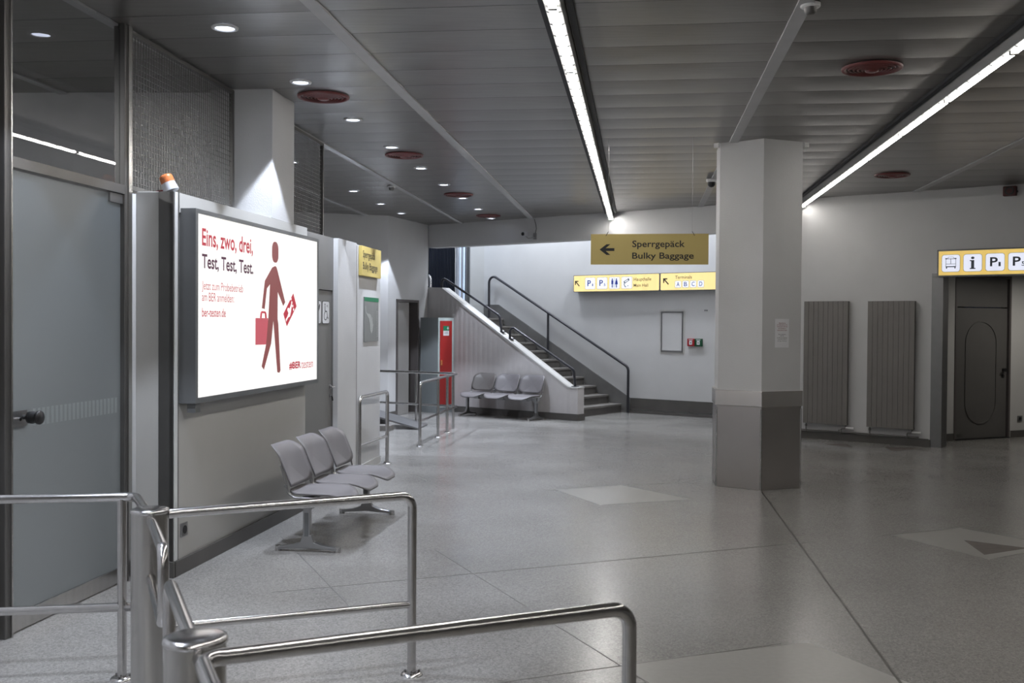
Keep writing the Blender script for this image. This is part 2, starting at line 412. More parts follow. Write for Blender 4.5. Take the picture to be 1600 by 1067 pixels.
struct('wall_left_end', MB().box(-1.75, 0, 0, .22, 0, 2.646), m_wall, S_O, S_A)
struct('baseboard_left_end', MB().box(-1.72, .0, -.012, -.001, 0, .09), m_wallR, S_O, S_A)
# body of the toilet block behind its front
pA = W_O+dirv(W_A)*2.69+inw(W_A, .31); pB = S_O+inw(S_A, .24)+dirv(S_A)*-.02
struct('wall_left_block', MB().xy([(pA.x, pA.y), (pB.x, pB.y), (-6.5, 13.6), (-6.5, 9.6)], 0, 2.60), m_wall)
# column rising from the partition
K = Vector((-2.046, 8.87, 0))
struct('wall_left_column', MB().xy([(K+v).to_tuple()[:2] for v in (Vector((0, 0, 0)), dirv(173)*.55, dirv(173)*.55+dirv(83)*.56, dirv(83)*.56)], 2.636, 3.75), m_wall)
# back room seen through the glass and the mesh
struct('wall_back_room', MB().xy([(-2.62, 9.02), (-7.5, 9.2), (-7.5, 9.35), (-2.62, 9.2)], 0, 3.75), m_back)
struct('wall_back_room_side', MB().box(-7.6, -7.5, -10.5, 20, 0, 4), m_back)
# hall walls outside the picture and around the recess
struct('wall_left_near', MB().box(-17.0, -.62, 0, .2, 0, 3.75), m_wall, D_O, D_A)
struct('wall_near', MB().box(-8, 14, -10.2, -10, 0, 4), m_wall)
struct('wall_right', MB().box(11.5, 11.7, -10.2, 17, 0, 4), m_wallR)
struct('wall_recess', MB().box(-5.5, 0, 0, .2, 0, 3.75), m_wall, (-2.29, 19.2, 0), 18.5)
struct('baseboard_recess', MB().box(-5.4, .0, -.02, 0, 0, .10), m_base, (-2.29, 19.2, 0), 18.5)
w2 = struct('wall_lobby', MB().box(0, .392, 0, .2, 0, 3.75).box(.392, 1.396, 0, .2, 2.19, 3.75).box(1.396, 1.9, 0, .2, 0, 3.75), m_wall, W2_O, W2_A)
struct('baseboard_lobby', MB().box(0.01, .36, -.018, 0, 0, .10).box(1.43, 1.88, -.018, 0, 0, .10), m_base, W2_O, W2_A)
d3 = struct('door_3', MB().box(.43, 1.03, .03, .07, 0.005, 2.15), m_panelgrey, W2_O, W2_A)
MB().box(.362, .43, -.012, .19, 0, 2.19).box(1.36, 1.425, -.012, .19, 0, 2.19).box(.362, 1.425, -.012, .19, 2.15, 2.20).build('door_frame', m_brown, d3)
struct('wall_lobby_void', MB().box(.3, 1.5, .9, 1.0, 0, 2.4).box(.3, .34, .21, .9, 0, 2.4).box(1.46, 1.5, .21, .9, 0, 2.4).box(.3, 1.5, .21, 1, 2.3, 2.4), m_dark, W2_O, W2_A)

# far wall with the stair opening, header and the doorway at the right
TH = .26
wb = struct('wall_back', MB().box(-2.13, 5.0, 0, TH, 3.27, 5.8).box(5.0, 7.64, 0, TH, 0, 5.8).box(7.64, 9.75, 0, TH, 2.52, 3.9).box(9.75, 15, 0, TH, 0, 3.9), m_wall, C_O, C_A)
struct('wall_back_cheek', MB().xz([(-2.14, 0), (1.50, 0), (1.50, .585), (1.285, .585), (-1.77, 2.415), (-2.14, 2.435)], .002, .21), m_board, C_O, C_A)
struct('trim_2', MB().xz([(-2.14, 2.435), (-1.77, 2.415), (1.285, .585), (1.505, .585), (1.505, .605), (1.29, .612), (-1.765, 2.46), (-2.14, 2.475)], -.008, .22), m_cope, C_O, C_A)
struct('baseboard_back', MB().box(-2.14, 1.52, -.02, 0.0, 0, .12).box(1.501, 1.52, 0, .215, 0, .12), m_base, C_O, C_A)
struct('baseboard_radiators', MB().box(5.0, 7.65, -.03, -.001, 0, .105).box(5.0, 7.62, -.035, -.001, .105, .115), m_base, C_O, C_A)
p1 = struct('trim_3', MB().box(7.642, 7.80, -.012, TH+.01, 0, 2.52), m_jamb, C_O, C_A)
# stairwell behind
wB = struct('wall_stairs', MB().box(-2.46, 7.5, 0, .2, 0, 5.8).box(-6, -2.46, .0, .2, 0, 1.87), m_wall, B_O, B_A)
struct('wall_stairs_side', MB().box(5.0, 5.2, TH, 2.2, 0, 5.8), m_wall, C_O, C_A)
struct('wall_stairs_top', MB().box(-6, 5.2, TH, 2.4, 5.6, 5.8), m_wall, C_O, C_A)
struct('wall_stairs_left', MB().box(-6.2, -6, 0, 2.4, 0, 5.8), m_wall, C_O, C_A)
struct('wall_stairs_front', MB().xy([(-6, .02), (-2.14, .02), (-2.42, TH), (-6, TH)], 2.5, 5.8), m_wall, C_O, C_A)
struct('wall_stairs_window', MB().box(-2.87, -2.46, 0, .18, 1.87, 5.6), m_wallR, B_O, B_A)
wn = struct('window_1', MB().box(-5.9, -3.285, .06, .1, 1.87, 5.6), m_slat, B_O, B_A)
sl = MB()
for i in range(55): sl.box(-5.9+i*.0475, -5.9+i*.0475+.028, .035, .06, 1.87, 5.6)
sl.build('slat_blind', m_slat, wn)
MB().box(-3.285, -3.262, -.02, .1, 1.87, 5.6).box(-3.225, -3.205, -.01, .1, 1.87, 5.6).box(-3.14, -3.10, .01, .1, 1.87, 5.6).build('mullion', m_joint, wn)
MB().box(-3.262, -3.225, .05, .09, 1.87, 5.6).box(-3.205, -3.14, .05, .09, 1.87, 5.6).box(-3.10, -2.985, .05, .09, 1.87, 5.6).build('lit_pane', m_wind, wn)
MB().box(-2.985, -2.92, -.03, .12, 1.87, 5.6).box(-2.91, -2.86, .0, .12, 1.87, 5.6).build('window_frame', m_boxg, wn)
# steps
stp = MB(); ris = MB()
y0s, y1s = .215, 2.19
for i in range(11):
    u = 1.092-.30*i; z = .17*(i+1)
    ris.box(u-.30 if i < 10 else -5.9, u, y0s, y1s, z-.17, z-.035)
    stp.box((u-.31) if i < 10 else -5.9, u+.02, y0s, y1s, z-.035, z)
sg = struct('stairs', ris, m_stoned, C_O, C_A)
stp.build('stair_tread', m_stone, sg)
bpy.data.objects['stairs'].name = 'floor_stairs'
# sloping stone skirt and base on the rear stair wall (in rear-wall coordinates)
struct('trim_4', MB().xz([(-2.44, 1.87), (-2.10, 1.87), (1.0, .09), (1.30, 0), (1.31, .288), (-2.03, 2.165), (-2.44, 2.165)], -.03, -.001), m_skirt, B_O, B_A)
struct('baseboard_stairs', MB().box(1.312, 4.85, -.035, -.001, .075, .295).box(1.32, 4.85, -.06, -.001, 0, .05), m_base, B_O, B_A)
struct('trim_5', MB().box(-2.87, -2.45, -.02, 0, 1.87, 2.16), m_cope, B_O, B_A)
# vestibule with the oval door
wR = struct('wall_vestibule', MB().box(-1.2, -.07, 0, .2, 0, 3).box(-.07, 1.12, 0, .2, 2.55, 3).box(1.12, 3.5, 0, .2, 0, 3), m_wallR, R_O, R_A)
struct('baseboard_vestibule', MB().box(-1.0, -.08, -.015, 0, 0, .11).box(1.14, 3.4, -.015, 0, 0, .11), m_base, R_O, R_A)
struct('ceiling_vestibule', MB().xy([(6.0, 15.6), (9.5, 12.9), (10.6, 17.5), (8, 18), (5.6, 16.4)], 2.60, 2.66), m_wallR)
dd = struct('door_4', MB().box(-.03, 1.075, .03, .07, .015, 2.045), m_dkdoor, R_O, R_A, bevel=.003)
MB().box(-.03, 1.075, .035, .07, 2.062, 2.50).build('top_panel', m_dkdoor, dd)
MB().box(-.07, -.035, -.01, .09, 0, 2.55).box(1.08, 1.12, -.01, .09, 0, 2.55).box(-.07, 1.12, -.01, .09, 2.505, 2.55).build('door_frame', m_brown, dd)
def oval(a, b, cx, z0, z1, n=20):
    out = []
    for i in range(n+1): t = math.pi*i/n; out.append((cx+a*math.cos(t), z1-b+b*math.sin(t)))
    for i in range(n+1): t = math.pi+math.pi*i/n; out.append((cx+a*math.cos(t), z0+b+b*math.sin(t)))
    return out
def ring(mb, outer, inner, y0, y1):
    n = len(outer)
    vs = [(x, y, z) for y in (y0, y1) for L_ in (outer, inner) for x, z in L_]
    fs = []
    for i in range(n):
        j = (i+1) % n
        fs += [(i, j, n+j, n+i), (2*n+i, 3*n+i, 3*n+j, 2*n+j), (i, 2*n+i, 2*n+j, j), (n+i, n+j, 3*n+j, 3*n+i)]
    return mb.add(vs, fs)
ring(MB(), oval(.335, .34, .515, .235, 1.84), oval(.318, .322, .515, .252, 1.823), .018, .03).build('oval_moulding', m_dkdoor, dd)
MB().cyl(.025, .05, (1.0, .03, 1.075), mat3=YM).cyl(.03, .02, (.985, -.02, 1.075), mat3=YM).box(.93, 1.0, -.035, -.015, 1.06, 1.09).build('door_handle', m_black, dd)
MB().cyl(.028, .012, (.99, .03, .975), mat3=YM).build('keyhole_cover', m_black, dd)
MB().box(.03, .12, .025, .03, .06, .085).build('name_plate', m_frame, dd)
MB().box(-.06, 1.10, -.03, .08, .0, .014).build('threshold', m_black, dd)

lv = thing('added_vestibule_lamp', 'added unseen round ceiling lamp brightening the vestibule behind the doorway', 'ceiling light', (8.3, 15.3, 2.598))  # lamp added to brighten the otherwise dark vestibule
MB().cyl(.16, .05, (0, 0, -.05), n=28).build('added_lamp_body', m_white, lv)
MB().cyl(.14, .012, (0, 0, -.062), n=28).build('added_diffuser', m_addlamp, lv)
_l = bpy.data.lights.new('added_vestibule_light', 'AREA'); _l.shape = 'DISK'; _l.energy = 14; _l.size = .28; _l.color = (1, .95, .86)
_o = bpy.data.objects.new('added_vestibule_light', _l); C.objects.link(_o); _o.parent = lv; _o.location = (0, 0, -.07)

lv = thing('added_back_room_lamp', 'added unseen ceiling lamp lighting the room behind the glazed front', 'ceiling light', (-5.2, 4.6, 3.70))  # lamp added out of view to light the back room and frosted leaf
MB().cyl(.20, .05, (0, 0, -.05), n=28).build('added_lamp_body', m_white, lv)
MB().cyl(.18, .012, (0, 0, -.062), n=28).build('added_diffuser', m_addlamp, lv)
_l = bpy.data.lights.new('added_back_room_light', 'AREA'); _l.shape = 'DISK'; _l.energy = 98; _l.size = .36
_o = bpy.data.objects.new('added_back_room_light', _l); C.objects.link(_o); _o.parent = lv; _o.location = (0, 0, -.07)

# glazed front with frosted door at the left edge
g = struct('window_2', MB().box(-.54, -.478, -.03, .05, 0, ZC).box(.745, .84, -.03, .05, 0, ZC), m_frame, D_O, D_A, bevel=.004)
MB().box(-.5, -.488, -.042, -.03, 0, ZC).box(.775, .792, -.042, -.03, 0, ZC).box(.80, .83, -.036, -.03, 0, ZC).build('frame_bead', m_steel, g)
MB().box(-.478, .775, -.028, .04, 2.595, 2.655).build('transom', m_frame, g)
MB().box(-.478, .745, .005, .013, 2.655, ZC).build('upper_pane', m_glass, g)
dg = struct('door_1', MB().box(-.47, .738, 0, .01, .108, 2.585), m_frost, D_O, D_A, label='frosted glass leaf')
MB().box(-.47, .738, -.012, .022, .012, .107).build('kick_plate', m_steel, dg)
MB().box(.585, .745, -.014, .024, 2.53, 2.59).build('top_patch_hinge', m_alu, dg)
MB().box(-.47, -.31, -.012, .022, 1.155, 1.245).build('lock_plate', m_alu, dg)
MB().cyl(.011, .03, (-.42, -.012, 1.20), mat3=YM).build('key_cylinder', m_rail, dg)
MB().cyl(.012, .04, (-.35, -.012, 1.205), mat3=YM).lathe([(0, .03), (.02, .03), (.034, .035), (.036, .06), (.03, .078), (.031, .085), (.038, .09), (.040, .10), (.036, .108), (0, .11)], (-.35, -.012, 1.205), mat3=YM).build('door_knob', m_black, dg)
for i in range(21):
    u = -.24+i*.0455
    MB().box(u, u+.024, -.0015, -.0002, 1.145, 1.245).build('etched_stripe', m_clearband, dg)
struct('wall_left_infill', MB().box(.842, .926, -.012, .25, 0, 2.632), m_wall, D_O, D_A)

# wire mesh above the partition
def wiremesh(name, org, ang, u0, u1, z0, z1, lab):
    t = thing(name, lab, 'wire screen', org, ang)
    mb = MB(); p = .041; r = .0022
    n = int((u1-u0)/p)
    for i in range(n+1):
        x = u0+i*p; mb.box(x-r, x+r, -.003, .001, z0, z1)
    n = int((z1-z0)/p)
    for i in range(n+1):
        z = z0+i*p; mb.box(u0, u1, .001, .005, z-r, z+r)
    mb.build('wire_mesh', m_mesh, t)
    MB().box(u0-.02, u0+.015, -.015, .02, z0, z1).box(u1-.015, u1+.02, -.015, .02, z0, z1).box(u0, u1, -.015, .02, z1-.03, z1).box(u0, u1, -.015, .02, z0-.02, z0+.01).build('frame', m_frame, t)
    return t
wiremesh('wire_mesh_screen', (-2.60, 6.93, 0), 83.6, .07, 1.93, 2.655, 3.71, 'dark steel wire mesh screen above the partition between glazed front and white column')
wiremesh('wire_mesh_screen', (-2.60, 6.93, 0), 83.6, 2.5, 4.54, 2.655, 3.71, 'dark steel wire mesh screen behind the white column, ending at a steel post')
struct('trim_7', MB().box(.85, 5.5, .32, .42, 2.56, 2.634), m_panel, D_O+inw(D_A, -.28)*1, D_A)

# ================================================================== column with steel cladding
cv = Vector((2.645, 11.011, 0))
def hexa(s_, off=0):
    cc = cv+dirv(83)*.52      # centre lies along the bisector of the front corner
    return [tuple((cc+dirv(83+180+60*i)*(.52*s_+off)).to_tuple()[:2]) for i in range(6)]
col = struct('wall_column', MB().xy(hexa(.97), 0, ZC+.02), m_wall)
MB().xy(hexa(1.0), .0, .885).build('lower_cladding', m_clad, col, bevel=.004)
MB().xy(hexa(1.03), .885, 1.05).build('cladding_band', m_band, col, bevel=.004)
for i in (4, 5, 0, 1):
    h = Vector(hexa(.985)[i]+(0,)); MB().cyl(.012, .86, (h.x, h.y, 0), n=8).build('corner_bead', m_steel, col)
bk = Vector(hexa(.97)[5]+(0,))
tn = thing('paper_notice', 'white paper notice with red and black print taped to the column', 'notice', cv+dirv(83)*.0157, 23)
MB().box(.165, .345, -.003, -.001, 1.516, 1.822).build('sheet', m_paper, tn)
z = 1.785
for i, (tx, a, b) in enumerate([('Meine Damen', .215, .30), ('wir bitten Sie um Ihr', .185, .325), ('Verständnis während', .188, .325), ('der Arbeiten in', .205, .305), ('diesem Bereich. Danke', .192, .32)]):
    text(tx, a, b, z-.014-.019*i, z-.003-.019*i, m_redink, tn, -.0045, bold=.01)
for i, (tx, a, b) in enumerate([('Dear customers,', .208, .305), ('sorry', .23, .28), ('for the inconvenience', .192, .32), ('caused by works in', .195, .318), ('this area. Thank you', .197, .315)]):
    text(tx, a, b, z-.134-.018*i, z-.123-.018*i, m_ink, tn, -.0045, bold=.01)
# brackets at the column head
for p, a, lab in (((2.19, 11.28), 143, 'small white bracket at the left edge of the column head'), ((3.14, 11.24), 23, 'small white bracket at the right edge of the column head')):
    t = MB().box(-.03, .03, -.03, .0, 3.665, 3.715).build('bracket', m_white, None, .004)
    t.location = (p[0], p[1], 0); t.rotation_euler = (0, 0, R(a)); tag(t, lab, 'bracket')

# ================================================================== lamps
def downlight(s, t_, lab, watt=SPOT_W):
    p = st(s, t_, 0)
    t = thing('downlight', lab, 'ceiling light', (p.x, p.y, ZC-.012), 0, 'recessed downlights in rows')
    MB().lathe([(.062, .03), (.062, -.002), (.07, -.010), (.088, -.006), (.09, .004)], n=28).build('trim_ring', m_white, t)
    MB().disc(.062, (0, 0, .0)).build('lens', m_lamp, t)
    ld = bpy.data.lights.new('downlight_lamp', 'SPOT'); ld.energy = watt; ld.color = (.80, .87, 1); ld.spot_size = R(76); ld.spot_blend = .18; ld.shadow_soft_size = .018
    lo = bpy.data.objects.new('downlight_lamp', ld); C.objects.link(lo); lo.parent = t; lo.location = (0, 0, -.03)
    return t
names = ['nearest in the row along the left wall', 'second in the left row, above the red vent by the wall column', 'third in the left row, right of the wall column', 'fourth in the left row, just left of a red vent', 'fifth in the left row', 'sixth in the left row', 'seventh in the left row, beside the third red vent', 'eighth in the left row', 'farthest in the left row, close to the stair header']
for k in range(9):
    downlight(6.72+1.572*k, -2.775, 'round lit downlight, '+names[k])
for s_, lab in ((15.18, 'round lit downlight over the ramp recess, nearest of its three'), (16.83, 'round lit downlight over the ramp recess, middle of its three'), (18.31, 'round lit downlight over the ramp recess, farthest of its three'), (12.4, 'round lit downlight seen beside the wall column through the mesh')):
    downlight(s_, -4.26, lab)
for k in (-1, -2, -3, -4): downlight(6.72+1.572*k, -2.775, 'round downlight in the left row overhead, out of the picture')

def strip(name, t_, s0, n, ends, side, lab):
    """n modules of 1.54 m; side = -1 housing seen at left, +1 at right"""
    p = st(0, t_, 0); ang = GA
    t = thing(name, lab, 'ceiling light', (p.x, p.y, 0), ang, 'linear ceiling lights')
    e = ends
    MB().box(s0-n*1.54, e, -.05, -.0245, 3.618, ZC+.01).box(s0-n*1.54, e, .0245, .05, 3.618, ZC+.01).box(s0-n*1.54, e, -.03, .03, 3.66, ZC+.01).build('housing', m_chan, t, .003)
    for sd in (-1, 1): MB().box(s0-n*1.54, e, sd*.085-.02, sd*.085+.02, 3.695, ZC+.01).build('painted_shadow_gap', m_dark, t)  # dark strips stand in for the shadow gap beside the housing
    MB().box(e, e+.02, -.05, .05, 3.585, ZC+.01).build('end_cap', m_chan, t, .003)
    x = e; i = 0
    while x > s0-n*1.54+.1:
        a = max(x-1.54+.05, s0-n*1.54); MB().box(a, x, -.0235, .0235, 3.60, 3.652).build('tube_module', m_tube if side > 0 else m_tubeR, t, .008); MB().box(x-1.54+.004, x-1.54+.046, -.0255, .0255, 3.597, 3.66).build('module_joint', m_frame, t); x -= 1.54
    mb = MB()
    x = e-.12
    while x > s0-n*1.54+.1:
        for sd in (-1, 1): mb.prism([(x-.012, sd*.024, 3.606), (x+.012, sd*.024, 3.606), (x, sd*.046, 3.612)], (0, 0, .006))
        x -= .257
    c = mb.build('lens_clip', m_alu, t); c['kind'] = 'stuff'
    return t
strip('linear_light', -.525, 6, 10, s_at_C(-.525)-.06, 1, 'long continuous lit strip light at ceiling centre, ending at the stair header')
strip('linear_light', 2.50, 6, 10, s_at_C(2.50)-.06, -1, 'long continuous lit strip light on the ceiling right of the column')

def vent(s, t_, lab):
    p = st(s, t_, 0)
    t = thing('ceiling_vent', lab, 'air vent', (p.x, p.y, ZC-.014), 0, 'dark red round ceiling vents')
    MB().lathe([(.19, .02), (.195, -.008), (.21, -.014), (.222, -.010), (.226, .006)], n=36).build('outer_rim', m_vent, t)
    for j, r_ in enumerate((.165, .135, .105, .075)):
        MB().lathe([(r_+.014, .012), (r_+.008, -.004-.002*j), (r_-.006, -.012-.003*j), (r_-.004, .0)], n=36).build('louvre_ring', m_vent, t)
    MB().lathe([(.0, -.03), (.03, -.03), (.05, -.022), (.058, -.005)], n=30).build('centre_cone', m_vent, t)
    MB().disc(.195, (0, 0, .02)).build('vent_throat', m_dark, t)
for s_, t_, lab in ((8.845, -2.755, 'dark red round ceiling vent nearest, beside the wall column'), (12.0, -2.76, 'dark red round ceiling vent, second from near in the left row'), (15.74, -2.77, 'dark red round ceiling vent, third from near in the left row'), (18.83, -2.76, 'dark red round ceiling vent farthest back near the stair header'), (8.25, 1.74, 'large dark red round ceiling vent at upper right, left of the strip light'), (14.08, 3.24, 'dark red round ceiling vent above the radiators, right of the strip light')):
    vent(s_, t_, lab)
def detector(p, lab):
    t = thing('smoke_detector', lab, 'smoke detector', (p[0], p[1], ZC-.02))
    MB().lathe([(0, -.012), (.055, -.012), (.06, -.006), (.06, .012)], n=24).build('base_plate', m_white, t)
    MB().lathe([(0, -.055), (.02, -.055), (.034, -.045), (.04, -.012)], n=24).build('sensor_head', m_frame, t)
detector((-1.749, 15.02), 'small white smoke detector on the ceiling joint over the recess')
detector((1.813, 6.41), 'small round smoke detector at the top edge above the column')
t = thing('dome_camera', 'small dark dome on the ceiling beside the left edge of the column', 'camera', (2.68, 14.1, ZC-.02))
MB().lathe([(0, -.03), (.06, -.03), (.07, -.02), (.07, .012)], n=24).build('mount_ring', m_white, t)
MB().lathe([(0, -.10), (.03, -.092), (.05, -.07), (.055, -.03)], n=24).build('dome', m_black, t)

# stairwell lamps, added out of view as source of the light from above
for i, u in enumerate((-3.4, -.6, 2.2)):
    lp = C_O+dirv(C_A)*u+inw(C_A, 1.25)
    t = thing('added_stairwell_lamp', 'added unseen square ceiling lamp in the stairwell above the header', 'ceiling light', (lp.x, lp.y, 5.58), C_A, 'added stairwell ceiling lamps')
    MB().box(-.32, .32, -.32, .32, -.05, .015).build('added_lamp_body', m_white, t, .01)
    MB().box(-.29, .29, -.29, .29, -.058, -.05).build('added_diffuser', m_addlamp, t)
    ld = bpy.data.lights.new('added_stairwell_light', 'AREA'); ld.energy = STAIR_W*(.9, 1.0, 1.25)[i]; ld.size = .6; ld.color = (.74, .85, 1) if i == 0 else (.88, .93, 1)
    lo = bpy.data.objects.new('added_stairwell_light', ld); C.objects.link(lo); lo.parent = t; lo.location = (0, 0, -.07)

# ================================================================== light-box poster
P = thing('poster_light_box', 'large lit advertising light box with red walking figure on the left partition', 'light box', W_O, W_A)
ring(MB(), [(.085, 1.185), (2.70, 1.185), (2.70, 2.53), (.085, 2.53)], [(.125, 1.222), (2.675, 1.222), (2.675, 2.50), (.125, 2.50)], -.122, -.02).build('frame', m_boxg, P)
MB().box(.085, 2.70, -.02, -.001, 1.185, 2.53).build('housing', m_boxg, P)
MB().box(.11, .19, -.11, -.05, 1.12, 1.185).build('junction_box', m_boxg, P)
MB().box(.125, 2.675, -.112, -.106, 1.222, 2.50).build('poster_face', m_poster, P, label='lit white film')
yp = -.1135
text('Eins, zwo, drei,', .203, 1.122, 2.262, 2.405, m_pred, P, yp, bold=.02)
text('Test, Test, Test.', .203, 1.131, 2.108, 2.226, m_pviolet, P, yp, bold=.02)
text('Jetzt zum Probebetrieb', .204, .928, 1.957, 2.035, m_ppink, P, yp)
text('am BER anmelden:', .204, .758, 1.895, 1.957, m_ppink, P, yp)
text('ber-testen.de', .205, .607, 1.785, 1.848, m_pred, P, yp, bold=.008)
text('#BER', 1.941, 2.235, 1.338, 1.405, m_pred, P, yp, bold=.035)
text('testen', 2.25, 2.563, 1.338, 1.40, m_pred2, P, yp)
def fig(pts, m, name, y=yp, dy=-.0006, lab=None): return MB().xz(pts, y, y+dy).build(name, m, P, label=lab)
fig(rrect(1.53, 2.245, 1.675, 2.418, .062, 7), m_pbrown, 'figure_head')
fig([(1.577, 2.212), (1.605, 2.217), (1.631, 2.207), (1.656, 2.175), (1.834, 1.922), (1.788, 1.888), (1.658, 2.005), (1.656, 1.779), (1.673, 1.733), (1.727, 1.342), (1.700, 1.325), (1.654, 1.332), (1.560, 1.765), (1.511, 1.574), (1.355, 1.365), (1.307, 1.394), (1.404, 1.575), (1.448, 1.778), (1.484, 2.062), (1.416, 2.025), (1.368, 1.856), (1.308, 1.862), (1.371, 2.085), (1.53, 2.20)], m_pbrown, 'walking_figure', yp-.0012)
fig([(1.178, 1.57), (1.425, 1.568), (1.448, 1.782), (1.178, 1.782)], m_pred2, 'suitcase')
hd = MB(); hd.tube(fillet([(1.284, yp, 1.783), (1.295, yp, 1.83), (1.385, yp, 1.83), (1.394, yp, 1.783)], .02, 4), .009, 6); hd.build('suitcase_handle', m_pred, P)
fig([(2.036, 2.004), (2.118, 1.891), (1.879, 1.715), (1.795, 1.821)], m_pred, 'ticket')
pln = [(1.86, 1.755), (1.905, 1.79), (1.95, 1.80), (1.975, 1.84), (2.0, 1.905), (1.985, 1.915), (1.945, 1.87), (1.90, 1.875), (1.885, 1.855), (1.915, 1.83), (1.89, 1.80), (1.85, 1.775)]
fig(pln, m_poster, 'plane_symbol', yp-.001)
for i in range(4):
    cx, cz = 1.975+.022*i, 1.952-.030*i; fig(rrect(cx-.012, cz-.011, cx+.012, cz+.011, .006, 3), m_poster, 'perforation', yp-.001)

# warning beacon lying on the partition
bo = W_O+dirv(W_A)*.05+inw(W_A, .04)
t = thing('beacon_lamp', 'orange warning beacon on grey base tilted on top of the partition', 'warning light', (bo.x, bo.y, 2.655), 0)
tm = Matrix.Rotation(R(-24), 3, 'Y')
MB().cyl(.052, .052, (.0, 0, -.005), mat3=tm, r2=.047).cyl(.056, .012, (.0, 0, -.012), mat3=tm).build('base', m_gcap, t)
q = tm @ Vector((0, 0, .047))
MB().lathe([(.046, 0), (.047, .012), (.0455, .018), (.047, .024), (.0455, .03), (.046, .036), (.043, .05), (.034, .058), (0, .062)], q, 24, tm).build('orange_lens', m_orange, t)
MB().tube([(-.02, 0, .0), (-.07, .0, -.01), (-.11, .01, -.018)], .006, 8).build('cable', m_redink, t)

def outlet(o, a, u0, u1, z0, z1, lab, y=0):
    t = thing('wall_socket', lab, 'socket', o, a)
    MB().box(u0, u1, y-.014, y-.001, z0, z1).build('plate', m_alu, t, .003)
    r_ = min(u1-u0, z1-z0)*.3; MB().cyl(r_, .003, ((u0+u1)/2, y-.0145, (z0+z1)/2+.0), mat3=YM).build('insert', m_black, t)
outlet(W_O, W_A, .105, .20, .252, .348, 'small grey socket low on the left partition below the light box')
outlet(R_O, R_A, 1.29, 1.39, .25, .34, 'small dark socket low on the wall right of the oval door')

# toilet door signs
for (a, b, which, lab) in ((3.09, 3.30, 0, 'white rounded toilet door sign with a baby bottle symbol, left of the wheelchair sign'), (3.345, 3.56, 1, 'white rounded toilet door sign with wheelchair symbol and WC lettering')):
    t = thing('door_sign', lab, 'sign', W_O, W_A)
    y = .060
    MB().xz(rrect(a, 1.742, b, 1.962, .03), y, y-.004).build('plate', m_paper, t)
    outl = MB(); ring(outl, rrect(a-.006, 1.736, b+.006, 1.968, .034), rrect(a, 1.742, b, 1.962, .03), y, y-.003); outl.build('border', m_ink, t)
    yy = y-.0045
    if which == 0:
        mb = MB(); c0 = [(a+.04, 1.79), (a+.075, 1.775), (a+.145, 1.875), (a+.11, 1.893)]
        ring(mb, c0, [(a+.05, 1.793), (a+.071, 1.785), (a+.134, 1.873), (a+.112, 1.884)], yy, yy-.001)
        mb.xz([(a+.115, 1.892), (a+.148, 1.875), (a+.158, 1.888), (a+.175, 1.93), (a+.165, 1.935), (a+.128, 1.905)], yy, yy-.001)
        mb.build('bottle_symbol', m_ink, t)
    else:
        mb = MB(); mb.cyl(.011, .001, (a+.075, yy, 1.932), n=12, mat3=YM)
        mb.xz([(a+.068, 1.918), (a+.082, 1.918), (a+.086, 1.868), (a+.13, 1.868), (a+.13, 1.858), (a+.07, 1.858)], yy, yy-.001)
        n = 16
        L1 = [(a+.09+.05*math.cos(R(100+250*i/n)), 1.815+.043*math.sin(R(100+250*i/n))) for i in range(n+1)]
        L2 = [(a+.09+.041*math.cos(R(100+250*i/n)), 1.815+.034*math.sin(R(100+250*i/n))) for i in range(n+1)]
        for i in range(n): mb.xz([L1[i], L1[i+1], L2[i+1], L2[i]], yy, yy-.001)
        mb.xz([(a+.125, 1.868), (a+.135, 1.868), (a+.165, 1.80), (a+.18, 1.80), (a+.18, 1.79), (a+.155, 1.79)], yy, yy-.001)
        mb.build('wheelchair_symbol', m_ink, t); text('WC', a+.125, a+.175, 1.905, 1.93, m_ink, t, yy, bold=.01)

# yellow sign and site map on the end wall
t = thing('wall_sign', 'small yellow baggage sign projecting from the white end wall above the map', 'sign', S_O, S_A)
MB().box(-1.03, -.15, -.045, -.004, 2.295, 2.64).build('board', m_yelS, t, .003)
text('Sperrgepäck', -1.0, -.44, 2.48, 2.59, m_ink, t, -.0465, bold=.008)
text('Bulky Baggage', -1.0, -.33, 2.345, 2.455, m_ink, t, -.0465, bold=.008)
t = thing('site_map', 'grey site map with a green header strip on the white end wall', 'map', S_O, S_A)
MB().box(-.80, -.135, -.012, -.001, 1.525, 2.055).build('panel', m_map, t)
MB().box(-.80, -.135, -.0135, -.012, 2.005, 2.055).build('header_strip', m_green, t)
mb = MB(); random.seed(3)
pts = [(-.77, 1.95), (-.75, 1.95), (-.72, 1.88), (-.66, 1.86), (-.60, 1.86), (-.52, 1.85), (-.44, 1.79), (-.40, 1.72), (-.42, 1.66), (-.47, 1.62), (-.53, 1.66), (-.55, 1.74), (-.60, 1.80), (-.68, 1.84), (-.74, 1.87)]
mb.xz(pts, -.0135, -.012)
for i in range(26):
    a = -.57+random.random()*.16; z = 1.64+random.random()*.18; mb.box(a, a+.02, -.0145, -.0135, z, z+.008)
for i in range(26): mb.box(-.25+random.random()*.02, -.16, -.0135, -.012, 1.58+i*.0125, 1.585+i*.0125)
mb.build('map_drawing', m_mapl, t)

